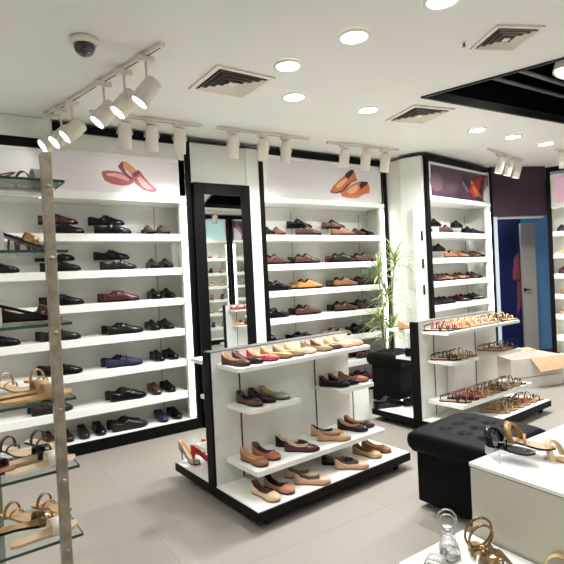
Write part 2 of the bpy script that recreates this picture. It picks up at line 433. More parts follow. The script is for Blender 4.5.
# ---------------------------------------------------------------- room shell
CZ=2.745
struct('floor', MB().box(-2.3,9.2,-2.4,7.5,-.06,0), floor_mat())
P0=Vector((3.13,2.61)); e1=Vector((.298,-.955)).normalized(); e2=Vector((.997,-.075)).normalized()
Q=[P0,P0+e2*3.2,P0+e2*3.2+e1*2.6,P0+e1*2.6]
mb=MB(); O=[(-2.3,7.5),(9.2,7.5),(9.2,-2.4),(-2.3,-2.4)]
for i in range(4):
    j=(i+1)%4
    for z,s in ((CZ,1),(CZ+.06,1)): mb.add([(*O[i],z),(*O[j],z),(*Q[j],z),(*Q[i],z)],[(0,1,2,3)],0)
    mb.add([(*Q[i],CZ),(*Q[j],CZ),(*Q[j],CZ+.06),(*Q[i],CZ+.06)],[(0,1,2,3)],1)
struct('ceiling', mb, [CEIL,BLK])
mb=MB()
for i in range(4):
    j=(i+1)%4
    mb.add([(*Q[i],CZ+.06),(*Q[j],CZ+.06),(*Q[j],CZ+.75),(*Q[i],CZ+.75)],[(0,1,2,3)],0)
mb.add([(*q,CZ+.75) for q in Q],[(0,1,2,3)],0)
struct('ceiling_recess', mb, VOID)
# thin black rim round the recess
mb=MB()
for i in range(4):
    a=Q[i]; b=Q[(i+1)%4]; d=(b-a).normalized(); nn=Vector((-d.y,d.x))*.012
    mb.prism([a+nn-d*.012,b+nn+d*.012,b-nn+d*.012,a-nn-d*.012],CZ-.012,CZ-.001)
struct('trim_1', mb, BLK)
struct('wall_back', MB().box(-2.3,9.2,5.9,6.0,0,CZ), WALL)
struct('wall_left', MB().box(-2.3,-2.2,-2.4,5.9,0,CZ), WALL)
struct('wall_front', MB().box(-2.2,9.2,-2.4,-2.3,0,CZ), WALL)
struct('wall_right', MB().box(9.1,9.2,-2.3,5.9,0,CZ), WALL)
# wall face between the two straight cabinets, its pilaster and the return beyond the centre cabinet
struct('wall_mirror', MB().box(1.905,2.50,4.352,4.50,0,2.70).box(2.50,2.645,4.335,4.50,0,2.715), WALL)
struct('wall_corner', MB().prism([(4.465,4.345),(4.465,4.62),(4.60,4.62),(4.583,3.99),(4.583,3.87),(4.545,3.86),(4.445,4.09),(4.475,4.13)],0,2.70), WALL)
struct('trim_2', MB().box(1.9,2.65,4.325,4.352,2.69,2.706), BLK)
struct('trim_3', MB().prism([(4.43,4.08),(4.44,4.07),(4.548,3.845),(4.575,3.835),(4.59,3.86),(4.56,3.88),(4.46,4.11)],2.70,2.715), BLK)
struct('baseboard_mirror', MB().box(1.905,2.645,4.30,4.35,0,.105), BLACK)

# ---------------------------------------------------------------- poster art (flat printed figures on the light boxes)
def art(mb, x0,x1,z0,z1,polys,y):
    for k,(mi,pts) in enumerate(polys):
        vs=[(x0+(x1-x0)*px_, y-.0006*(k+1), z0+(z1-z0)*pz) for px_,pz in pts]
        mb.add(vs,[tuple(range(len(vs)))],mi)
    return mb
def ell(cx,cy,rx,ry,a=0,n=28,p=1.0):
    o=[]
    for k in range(n):
        t=2*pi*k/n; x=rx*(abs(cos(t))**p)*(1 if cos(t)>0 else -1); y=ry*(abs(sin(t))**p)*(1 if sin(t)>0 else -1)
        o.append((cx+x*cos(a)-y*sin(a),cy+x*sin(a)+y*cos(a)))
    return o
AR=lambda n,c,e=1.2: mat('print_'+n,c,.4,emit=0)
# ---------------------------------------------------------------- wall cabinets
SHZ=[1.825,1.515,1.235,.95,.665,.367]
def cabinet(label, loc, ang, w, poster, shelfx=None, drop=None, led=True, group=None, post_w=.055, depth=.33, header=(2.15,2.64), zone=None, colw=.07, ledge=.045):
    t=thing('wall_display_cabinet',label,'display cabinet',loc,ang,group)
    D=depth
    part('back_panel', MB().box(.02,w-.02,D,D+.02,.1,2.66), CREAM, t)
    for x in (.004,w-.028): 
        part('side_panel', MB().box(x,x+.024,.03,D,.1,2.66), CREAM, t)
    for x in (0,w-post_w):
        part('post', MB().rbox(x,x+post_w,-.012,.03,0,2.72,.003), BLACK, t, 'black vertical edge post')
    if drop:
        part('top_beam', MB().rbox(post_w,drop,-.012,.03,2.50,2.575,.003).rbox(drop,w-post_w,-.012,.03,2.655,2.72,.003), BLACK, t)
        part('filler_panel', MB().box(post_w,drop,.0,.03,2.575,2.74).box(drop,w-post_w,.012,.03,2.50,2.655).box(post_w,drop,.012,.03,2.44,2.50), WALL, t)
    else:
        part('top_beam', MB().rbox(post_w,w-post_w,-.012,.03,2.655,2.72,.003), BLACK, t)
    part('plinth', MB().rbox(post_w,w-post_w,-.012,D,0,.10,.003), BLACK, t)
    part('bottom_board', MB().box(post_w,w-post_w,-.006,D,.10,.106), WHITE, t)
    xr=w-post_w-colw
    sm=MB()
    for z in SHZ:
        part('shelf', MB().rbox(.03,xr,.012,D-.002,z-.065,z,.003), WHITE, t)
    # lit column beside the right post, with the white reveal around it
    part('side_column', MB().rbox(xr+.006,w-post_w,.0,.05,.106,2.66,.003), WHITE, t)
    if led:
        part('led_strip', MB().box(xr+.014,w-post_w-.012,-.004,.0,.13,2.12), LED, t, 'glowing white light strip')
        part('led_strip', MB().box(.030,.036,.045,.075,.12,2.12), LED, t)
    part('slotted_standard', MB().box(w*.33,w*.33+.008,D-.004,D,.11,2.12), STD, t)
    part('slotted_standard', MB().box(w*.90,w*.90+.010,D-.004,D,.11,2.12), STD, t)
    # light box
    z0,z1=header
    lb=part('light_box', MB().rbox(post_w,w-post_w,.0,.10,z0,z1+.015,.004), WHITE, t)
    part('header_ledge', MB().rbox(.03,w-post_w,-.008,D,z0-ledge,z0,.003), WHITE, t)
    mats,bg,polys=poster
    mb=MB().box(post_w+.05,w-post_w-.04,-.004,.0,z0+.014,z1-.02,0)
    art(mb,post_w+.05,w-post_w-.04,z0+.014,z1-.02,polys,-.0045)
    part('poster', mb, [bg]+mats, lb)
    return t
PB=mat('poster_paper_lilac',(206,203,204),.5,emit=.12)
# loafers print (left)
def shoe_print_left():
    m=[AR('rose',(176,96,100)),AR('rose_dark',(128,56,66)),AR('rose_light',(226,170,170)),AR('insole',(206,138,84)),AR('tassel',(110,60,50))]
    def q(pts): return [((x-0.0),(z)) for x,z in pts]
    P=[]
    sx=lambda L:[((1.79+(x-92)*.475/380-1.42)/1.05, (2.195+(282-y)*.26/248-2.188)/.292) for x,y in L]
    P.append((1,sx([(92,160),(96,130),(130,122),(190,122),(250,135),(300,165),(308,205),(270,232),(215,240),(150,228),(110,205)])))
    P.append((3,sx([(120,150),(170,138),(235,150),(280,180),(270,200),(210,190),(140,175)])))
    P.append((1,sx([(130,165),(190,172),(250,195),(290,205),(260,225),(200,230),(140,212)])))
    P.append((2,sx([(202,85),(225,45),(245,34),(240,75),(260,130),(300,175),(280,180),(230,125)])))
    P.append((4,sx([(238,38),(262,38),(300,70),(335,105),(318,130),(290,140),(258,105),(240,70)])))
    P.append((1,sx([(290,140),(318,120),(345,100),(365,120),(390,165),(430,215),(472,250),(470,272),(430,282),(370,262),(325,220),(300,180)])))
    P.append((3,sx([(330,170),(355,150),(385,185),(420,225),(445,255),(410,260),(365,235)])))
    P.append((2,sx([(300,135),(345,98),(362,118),(318,160)])))
    return (m,PB,P)
def shoe_print_mid():
    m=[AR('tan',(206,118,78)),AR('tan_dark',(126,62,46)),AR('tan_light',(238,178,134)),AR('mouth',(52,24,24)),AR('pink_sole',(226,130,120))]
    sx=lambda L:[((.93+(x-105)*.60/340-.105)/1.62, (2.25+(378-y)*.335/304-2.219)/.401) for x,y in L]
    P=[(2,sx([(105,310),(110,335),(150,338),(200,325),(245,275),(290,212),(335,185),(338,165),(300,180),(240,220),(180,280)])),
       (1,sx([(105,315),(130,265),(180,200),(235,140),(285,85),(310,75),(325,110),(335,165),(300,195),(250,235),(200,300),(150,322)])),
       (3,sx([(150,265),(195,205),(240,165),(255,190),(210,250),(170,285)])),
       (4,sx([(235,130),(285,78),(308,76),(312,100),(262,175),(245,165)])),
       (5,sx([(190,340),(200,365),(260,378),(340,372),(390,330),(445,308),(448,290),(380,315),(320,350),(240,355)])),
       (1,sx([(190,335),(230,290),(280,240),(330,205),(370,190),(430,188),(446,240),(446,298),(390,320),(330,358),(260,368),(205,355)])),
       (3,sx([(240,310),(290,255),(335,225),(350,260),(320,310),(270,335)])),
       (4,sx([(355,235),(375,195),(428,190),(436,205),(395,245),(368,275)]))]
    return (m,PB,P)
def print_right():
    bg=mat('poster_purple',(78,52,70),.3,noise=.35,nscale=3)
    m=[AR('glow_gold',(226,120,60)),AR('crimson',(176,44,46)),AR('mauve',(150,100,120)),AR('navy_b',(40,36,70)),AR('dusk',(112,84,92)),AR('paper',(206,200,204))]
    P=[(5,ell(.08,.45,.10,.30)),(3,ell(.56,.45,.03,.20,.25)),(4,ell(.64,.45,.06,.42,.3)),
       (2,[(.62,.35),(.70,.65),(.80,.85),(.86,.95),(.84,.6),(.80,.3),(.72,.08)]),(1,ell(.72,.42,.030,.30,.2)),(1,ell(.78,.32,.025,.22,.35)),
       (2,ell(.80,.72,.03,.24,-.5)),(3,[(.86,.2),(.93,.9),(.97,.95),(.98,.5),(.92,.1)]),(6,[(.88,.05),(.90,.35),(.96,.6),(1,.62),(1,0),(.93,0)])]
    return (m,bg,P)
def print_pink():
    bg=mat('poster_pink',(214,170,190),.4,emit=.25)
    m=[AR('plum',(96,40,60)),AR('rose2',(190,110,140))]
    P=[(1,[(.10,.55),(.13,.72),(.16,.55),(.14,.5),(.13,.60),(.115,.5)]),(2,ell(.4,.5,.2,.3)),(1,ell(.7,.4,.12,.25,.4))]
    return (m,bg,P)
def print_blue():
    bg=mat('poster_ice',(188,220,222),.4,emit=.3)
    m=[AR('teal',(70,128,112))]
    P=[(1,ell(.42+.05*k,.52+.06*((k%2)*2-1),.022,.14,.4*((k%3)-1))) for k in range(5)]
    return (m,bg,P)
HL=(2.175,2.50)
cabL=cabinet('long wall display cabinet on the left, black edged, with pink loafers printed on its header',(-.70,4.34,0),0,2.60,([],PB,[]),drop=1.42,header=HL,ledge=.065)
# re-anchor the left print on the part of the header in view
lb=[c for c in cabL.children if c.name.startswith('light_box')][0]
for c in list(lb.children): bpy.data.objects.remove(c)
m_,bg_,P_=shoe_print_left()
mb=MB().box(.10,2.47,-.004,0,2.187,2.482,0); art(mb,1.42,2.47,2.188,2.480,P_,-.0045); part('poster',mb,[bg_]+m_,lb)
cabM=cabinet('tall wall display cabinet in the centre, black edged, with tan loafers printed on its header',(2.645,4.34,0),0,1.82,shoe_print_mid(),header=(2.205,2.64),colw=.08)
cabR=cabinet('wall display cabinet beside the back doorway, with a dark purple header picture',(4.585,3.833,0),radians(8),1.62,print_right(),header=(2.235,2.63),post_w=.06,colw=.09)
cabF=cabinet('wall display cabinet at the right edge, with a pink header picture',(6.95,3.72,0),radians(-72),1.8,print_pink(),header=(2.20,2.60))
cabO=cabinet('lit wall display cabinet opposite the mirror, seen only in its reflection, with pale blue header',(4.97,-.9,0),radians(180),1.80,print_blue(),header=(2.20,2.64),group=None)
cabP=cabinet('lit wall display cabinet with purple header, seen only at the right of the mirror',(6.80,-.9,0),radians(180),1.80,print_right(),header=(2.20,2.64),group=None)

# side light column on the wall return left of the right cabinet
t=thing('wall_light_column','narrow glowing white column on the wall just left of the right cabinet','light',(4.492,3.945,0),radians(-66))
part('housing', MB().rbox(.0,.08,-.045,-.003,.3,2.12,.003), WHITE, t)
part('diffuser', MB().box(.012,.068,-.049,-.045,.32,2.10), LED, t)
for z in (1.72,1.40,1.10): part('bracket', MB().rbox(.082,.098,-.05,-.02,z,z+.11,.003), BLACK, t)

# ---------------------------------------------------------------- doorway and the room behind it
A=Vector((6.19,4.065)); B=Vector((6.945,3.72)); dd=(B-A).normalized(); nn=Vector((-dd.y,dd.x))
rot=math.atan2(dd.y,dd.x); Wd=(B-A).length
PURP=mat('plum_wallpaper',(54,34,52),.5,noise=.3,nscale=60)
M4=Matrix.Translation((A.x,A.y,0))@Matrix.Rotation(rot,4,'Z')
struct('wall_door', MB().box(0,Wd,0,.08,2.06,2.74,M=M4).box(-.02,.012,0,.08,0,2.06,M=M4), PURP)
dr=thing('door_1',None,None,(A.x,A.y,0),rot); dr['kind']='structure'
BLUEW=mat('pale_blue_wall',(100,150,196),.7); NAVY=mat('navy_wall',(30,44,96),.5,noise=.3,nscale=4); SLABM=mat('door_grey',(158,152,144),.5)
part('jamb', MB().rbox(.015,.075,.0,.10,0,2.06,.004).box(.075,Wd-.03,.03,.10,2.03,2.06), mat('jamb_paint',(178,190,200),.5), dr)
hM=Matrix.Translation((.905,.70,0))
slab=part('door_leaf', MB().rbox(0,.24,.0,.04,.01,2.02,.004,M=hM), SLABM, dr, 'grey door leaf standing open')
part('door_handle', MB().tube([hM@Vector((.03,-.002,1.0)),hM@Vector((.03,-.05,1.0)),hM@Vector((.10,-.055,1.0))],.009,8).lathe([(.024,0),(.024,.008)],12,M=hM@Matrix.Translation((.03,-.008,1.0))@Matrix.Rotation(pi/2,4,'X')), mat('dark_handle',(30,30,34),.3,metal=.8), slab)
# back room
M5=Matrix.Translation((A.x,A.y,0))@Matrix.Rotation(rot,4,'Z')
struct('wall_stockroom', MB().box(-.2,1.12,1.0,1.06,0,2.74,M=M5), NAVY)
struct('wall_stockroom_side', MB().box(1.12,2.6,1.0,1.06,0,2.74,M=M5).box(2.54,2.6,.3,1.0,0,2.74,M=M5), BLUEW)
struct('stockroom_mat', MB().box(.1,1.6,.12,.98,.002,.008,M=M5), mat('dark_carpet',(40,40,46),.9))
pt=thing('wall_poster','dark blue poster of a crimson shoe spray on the stockroom wall behind the doorway','poster',tuple(M5@Vector((.66,.99,0))),rot)
pm=[AR('crimson2',(130,36,56)),AR('pinkish',(190,110,136)),AR('ember',(96,26,46)),AR('deep',(24,24,60))]
mb=MB().box(0,.44,-.006,-.001,.25,1.98,0)
P=[(3,[(.55,.60),(.68,.63),(.78,.60),(.84,.54),(.74,.50),(.62,.54)]),(1,[(.60,.58),(.74,.66),(.88,.76),(.96,.80),(.92,.62),(.78,.54)]),(3,[(.78,.56),(.90,.62),(.98,.60),(.99,.42),(.92,.24),(.80,.22),(.76,.36)]),(1,[(.80,.50),(.92,.52),(.97,.40),(.90,.28),(.82,.34)])]
for k in range(6):
    a=1.0+.13*k; x=.62+.05*k; P.append((2,[(x,.52),(x+.02,.52),(x+.02+.14*cos(a),.52+.24*sin(a)),(x+.14*cos(a),.52+.24*sin(a))]))
for k in range(4):
    x=.74+.06*k; P.append((2,[(x,.20+.03*k),(x+.02,.20+.03*k),(x+.08,.5),(x+.05,.5)]))
art(mb,0,.44,.25,1.98,P,-.0065)
part('print', mb, [mat('poster_navy',(26,34,84),.4)]+pm, pt)

# ---------------------------------------------------------------- standing mirror
t=thing('standing_mirror','tall black framed mirror leaning on the white wall between two cabinets','mirror',(1.90,4.31,.105),0)
W_,H_=.60,2.20; fw=.105
part('frame', MB().rbox(0,fw,-.03,.03,0,H_,.006).rbox(W_-fw+.02,W_,-.03,.03,0,H_,.006).rbox(fw,W_-fw+.02,-.03,.03,H_-fw,H_,.006).rbox(fw,W_-fw+.02,-.03,.03,0,fw,.006), BLACK, t)
part('mirror_glass', MB().box(fw-.005,W_-fw+.025,-.008,.0,fw-.005,H_-fw+.005), MIRROR, t)

# ---------------------------------------------------------------- ceiling fittings
def downlight(x,y,lab,r=.075,pw=None):
    t=thing('recessed_downlight',lab,'ceiling light',(x,y,CZ),0,'recessed ceiling downlights')
    part('trim_ring', MB().lathe([(r+.022,-.001),(r+.020,-.010),(r+.002,-.012),(r,-.004)],28,cap=False), FIX, t)
    part('diffuser', MB().lathe([(r+.001,-.006),(r*.6,-.008),(.001,-.009)],28), DISC, t)
    ld=bpy.data.lights.new('downlight_lamp','AREA'); ld.shape='DISK'; ld.size=r*1.9; ld.energy=pw or POW_D; ld.color=(.985,.99,1); ld.spread=radians(150)
    lo=bpy.data.objects.new('lamp',ld); COL.objects.link(lo); lo.parent=t; lo.location=(0,0,-.016)
POW_D=17
DL=[(2.11,1.61,'round downlight cut by the top edge of the picture, right of middle'),(1.973,2.117,'largest round downlight, top middle of the ceiling'),(1.856,2.616,'round downlight between the square vent and the largest downlight'),
 (2.21,3.055,'round downlight just right of the left square vent'),(2.944,3.03,'round downlight above the centre cabinet tracks'),(4.377,3.0,'round downlight behind the dark ceiling recess corner, first of three'),
 (4.99,2.997,'round downlight, middle one of three behind the dark recess'),(5.658,3.009,'round downlight at far right behind the dark recess')]
for x,y,l in DL: downlight(x,y,l,pw=4.5 if y<2.2 else (9 if y<2.7 else 22))
for k,(x,y,p_) in enumerate([(-.9,2.6,20),(-.9,.6,8),(.6,.9,4),(2.2,-.1,5),(.6,-.9,6),(3.9,.0,9),(5.6,-.2,12),(7.4,.6,14),(7.6,2.6,16)]):  # unseen downlights added as general fill light for the closed room
    downlight(x,y,'unseen round downlight added as fill in the ceiling outside the picture',pw=p_)

def vent(x,y,rz,sz,lab,louv):
    t=thing('ceiling_vent',lab,'vent',(x,y,CZ),rz,'square ceiling air vents'); h=sz/2
    mb=MB()
    def ringbox(a,b,z0,z1,m):
        m.box(-a,a,-a,-b,z0,z1).box(-a,a,b,a,z0,z1).box(-a,-b,-b,b,z0,z1).box(b,a,-b,b,z0,z1)
    ringbox(h,h*.86,-.012,-.001,mb); part('frame',mb,FIX,t)
    part('backing', MB().box(-h*.86,h*.86,-h*.86,h*.86,-.002,-.001), mat('vent_shadow',(70,66,62),.9), t)
    for k in range(louv):
        a=h*(.80-.19*k); b=a-h*.09
        mm=MB()
        vs=[]
        for (sx,sy) in((-1,-1),(1,-1),(1,1),(-1,1)): vs+= [(sx*a,sy*a,-.020),(sx*b,sy*b,-.004)]
        mm.add(vs,[(0,2,3,1),(2,4,5,3),(4,6,7,5),(6,0,1,7)],0)
        part('louvre',mm,FIX,t)
    a=h*.12; part('centre_plate',MB().box(-a,a,-a,a,-.016,-.010),FIX,t)
vent(1.665,3.03,radians(1),.44,'square ceiling air vent at left with dark slots',4)
vent(3.46,2.93,radians(-12),.42,'square ceiling air vent in front of the dark recess corner',4)
vent(2.80,1.70,radians(-25),.30,'square ceiling air vent at upper right near the picture edge',3)

t=thing('dome_camera','small dark dome security camera on the ceiling at upper left','camera',(.66,2.849,CZ),0)
part('base', MB().lathe([(.075,0),(.075,-.02),(.062,-.035)],24,c=(0,0,-.001)), FIX, t)
part('dome', MB().lathe([(.058,-.035),(.056,-.055),(.044,-.078),(.022,-.092),(.002,-.095)],24), mat('smoked_dome',(28,28,30),.08,coat=1), t)
t=thing('sprinkler_head','tiny dark sprinkler point on the ceiling beside the upper right vent','sprinkler',(2.62,1.86,CZ),0)
part('escutcheon', MB().lathe([(.016,-.001),(.014,-.006)],16), FIX, t)
part('nozzle', MB().lathe([(.007,-.006),(.007,-.022),(.012,-.024),(.012,-.027)],12), GREY, t)

def spotlight(x,y,lab,aim,z=CZ-.02,r=.052,L=.19,power=0,grp='white track spotlights',drop=.10):
    """aim: direction the lamp faces"""
    t=thing('track_spotlight',lab,'spotlight',(x,y,z),0,grp)
    part('adaptor', MB().rbox(-.05,.05,-.017,.017,-.035,.0,.004), FIX, t)
    a=Vector(aim).normalized(); c=Vector((0,0,-.035-drop))
    part('stem', MB().tube([(0,0,-.03),(0,0,-.035-drop*.6)],.008,8), FIX, t)
    s=a.cross(Vector((0,0,1))).normalized()
    part('yoke', MB().tube([c+s*(r+.008)-a*.01,c+s*(r+.008)+Vector((0,0,drop*.35)),c+Vector((0,0,drop*.42)),c-s*(r+.008)+Vector((0,0,drop*.35)),c-s*(r+.008)-a*.01],.005,6), FIX, t)
    R_=a.to_track_quat('Z','Y').to_matrix().to_4x4(); Mx=Matrix.Translation(c)@R_
    hd=part('head', MB().lathe([(.001,-L*.5),(r*.8,-L*.5),(r*.92,-L*.47),(r,-L*.2),(r,L*.5),(r*.86,L*.5),(r*.84,L*.44)],22,M=Mx,cap=False), FIX, t)
    part('lens', MB().lathe([(r*.85,L*.455),(.001,L*.455)],22,M=Mx,cap=False), SPOTM, hd)
    if power:
        ld=bpy.data.lights.new('spot_lamp','SPOT'); ld.energy=power; ld.spot_size=radians(95); ld.spot_blend=.8; ld.shadow_soft_size=.05; ld.color=(.985,.99,1)
        lo=bpy.data.objects.new('lamp',ld); COL.objects.link(lo); lo.parent=t
        lo.matrix_local=Matrix.Translation(c+a*(L*.5+.02))@(-a).to_track_quat('Z','Y').to_matrix().to_4x4()
def track(x0,y0,x1,y1,lab):
    d=Vector((x1-x0,y1-y0)); L=d.length
    t=thing('lighting_track',lab,'light track',(x0,y0,CZ),math.atan2(d.y,d.x),'ceiling lighting tracks')
    part('rail', MB().rbox(0,L,-.017,.017,-.022,-.001,.003), FIX, t)
    part('end_cap', MB().rbox(-.012,0,-.018,.018,-.024,-.001,.003), FIX, t)
    part('groove', MB().box(.01,L-.01,-.004,.004,-.0235,-.022), SLOT, t)
track(1.045,2.70,.66,4.25,'ceiling light track running away at left with large spotlights')
for k,(y,aim,l) in enumerate([(2.86,(-.55,.15,-.8),'nearest and largest spotlight on the left track'),(3.10,(-.55,.05,-.75),'second nearest spotlight on the left track'),
      (3.35,(-.6,.05,-.75),'third spotlight on the left track, aimed down left'),(3.80,(-.7,0,-.7),'fourth spotlight on the left track'),(3.98,(-.75,-.1,-.8),'fifth spotlight on the left track, partly hidden'),(4.16,(-.95,-.1,-.7),'farthest spotlight on the left track, next to the steel post')]):
    spotlight(1.045-(y-2.70)*.385/1.55,y,l,(aim[0]*1.1,aim[1],aim[2]),r=.057,L=.165,power=14 if k in(0,2,4) else 0,drop=.175)
track(.95,4.0,1.86,3.975,'short ceiling light track before the left cabinet')
track(2.02,3.965,3.0,3.925,'ceiling light track in front of the mirror and centre cabinet')
track(3.26,3.95,4.2,3.87,'ceiling light track before the right half of the centre cabinet')
for x,y,l,p in [(1.20,3.99,'white spotlight hanging left of the one above the printed loafers',0),(1.42,3.985,'white spotlight above the printed pink loafers',10),(1.66,3.98,'white spotlight near the right end of the left cabinet',10),
    (2.16,3.955,'white spotlight above the standing mirror',8),(2.47,3.945,'white spotlight over the left post of the centre cabinet',0),(2.72,3.935,'white spotlight next to the left post of the centre cabinet',10),
    (3.45,3.93,'left spotlight of three on the track above the printed tan loafers',0),(3.73,3.91,'middle spotlight of three on the track above the printed tan loafers',10),(4.0,3.89,'right spotlight of three on the track above the printed tan loafers',0)]:
    spotlight(x,y,l,(.05,.30,-.95),power=p*1.3,drop=.115,r=.052,L=.20)
track(5.2,3.42,6.2,3.62,'ceiling light track before the right cabinet and doorway')
for x,y,l,p in [(5.50,3.48,'left spotlight of three beside the dark purple wall',10),(5.76,3.53,'middle spotlight of three beside the dark purple wall',0),(6.02,3.58,'right spotlight of three beside the dark purple wall',0)]:
    spotlight(x,y,l,(-.1,.25,-.9),power=p*1.2,drop=.11,r=.046,L=.18)
track(6.05,3.1,7.1,3.05,'ceiling light track at the right edge')
spotlight(6.2,3.1,'single white spotlight in front of the pink header picture',(.3,.1,-.9),power=20,drop=.06)
for (x0,x1) in ((2.4,3.6),(4.0,5.6)):
    track(x0,-.35,x1,-.35,'ceiling light track seen only in the mirror')
for x in (2.7,3.1,3.5,4.4): spotlight(x,-.35,'white spotlight seen only in the mirror',(0,-.4,-.9),power=25)

# inside the dark recess: conduits and a big lamp
t=tag(MB().tube([(3.45,2.44,CZ+.20),(5.5,2.37,CZ+.20)],.018,8).build('conduit_pipe',GREY),'front grey conduit pipe inside the dark ceiling recess','pipe')
t=tag(MB().tube([(3.45,2.24,CZ+.20),(6.0,2.20,CZ+.20)],.018,8).build('conduit_pipe',GREY),'rear grey conduit pipe inside the dark ceiling recess, nearer the viewer','pipe')
# ---------------------------------------------------------------- recess lamp
spotlight(4.20,1.99,'big white lamp hanging in the dark ceiling recess at the right edge',(-.25,.2,-.9),z=CZ+.42,r=.12,L=.24,drop=.12,grp=None)

# ---------------------------------------------------------------- floor gondolas
def caster(parent,x,y,h=.055):
    c=part('caster', MB().tube([(x-.012,y,h*.42),(x+.012,y,h*.42)],h*.42,14).rbox(x-.018,x+.018,y-.016,y+.016,h*.72,h,.003), RUBBER, parent)
def gondola(label, loc, ang, L=1.31, P=1.15):
    t=thing('shoe_gondola',label,'display stand',loc,ang)
    part('base', MB().rbox(-.05,L-.05,0,1.03,.055,.108,.004), BLACK, t, 'black wheeled base')
    part('base_top', MB().box(-.042,L-.058,.008,1.022,.108,.113), CREAM, t)
    for x,y in ((.05,.06),(L-.15,.06),(.05,.96),(L-.15,.96),(L/2,.5)): caster(t,x,y)
    part('end_post', MB().rbox(-.05,-.035,.462,.548,.055,.943,.003), BLACK, t, 'black end post')
    part('spine_panel', MB().rbox(-.035,P,.465,.545,.113,.94,.003), CREAM, t, 'white double sided panel')
    part('glass_cap', MB().box(-.035,P,.463,.547,.9405,.945), GREY, t)
    for x in (.16,.80):
        mb=MB()
        for y0,y1 in ((.462,.465),(.545,.548)):
            mb.box(x,x+.010,y0,y1,.12,.93)
        part('slotted_standard', mb, SLOT, t)
    def shelf(x0,x1,z,d,side=1,th=.025,name='shelf'):
        y0,y1=(.465-d,.4615) if side>0 else (.5485,.545+d)
        if side>0: pts=[(x0,y1),(x0,y0+.02),(x0+.006,y0+.006),(x0+.02,y0),(x1-.02,y0),(x1-.006,y0+.006),(x1,y0+.02),(x1,y1)]
        else: pts=[(x0,y0),(x1,y0),(x1,y1),(x0,y1)]
        part(name, MB().prism(pts,z-th,z), CREAM, t)
    shelf(.0,P-.03,.868,.27); shelf(.06,.46,.61,.26); shelf(.80,P+.0,.595,.26); shelf(.04,P+.0,.275,.345,th=.03)
    shelf(.0,P+.05,.868,.27,-1); shelf(.06,.45,.611,.26,-1); shelf(.8,P,.611,.26,-1)
    if ang>radians(3.8): shelf(.04,P,.26,.33,-1)
    return t
G1A=radians(4.12); G1=Vector((1.369,2.341,0)); G2A=radians(3.5); G2=Vector((3.335,2.42,0))
gondola('low white shoe gondola in the middle foreground, black end post nearest the mirror',tuple(G1),G1A)
gondola('low white gondola on the right piled with strappy sandals, black end post at left',tuple(G2),G2A,L=1.33,P=1.18)
G3=Vector((3.78,.66,0))
gondola('white gondola seen only in the mirror, with pink flats along its top',tuple(G3),0)
def gp(O,a,x,y,z): 
    return (O.x+x*cos(a)-y*sin(a), O.y+x*sin(a)+y*cos(a), z)

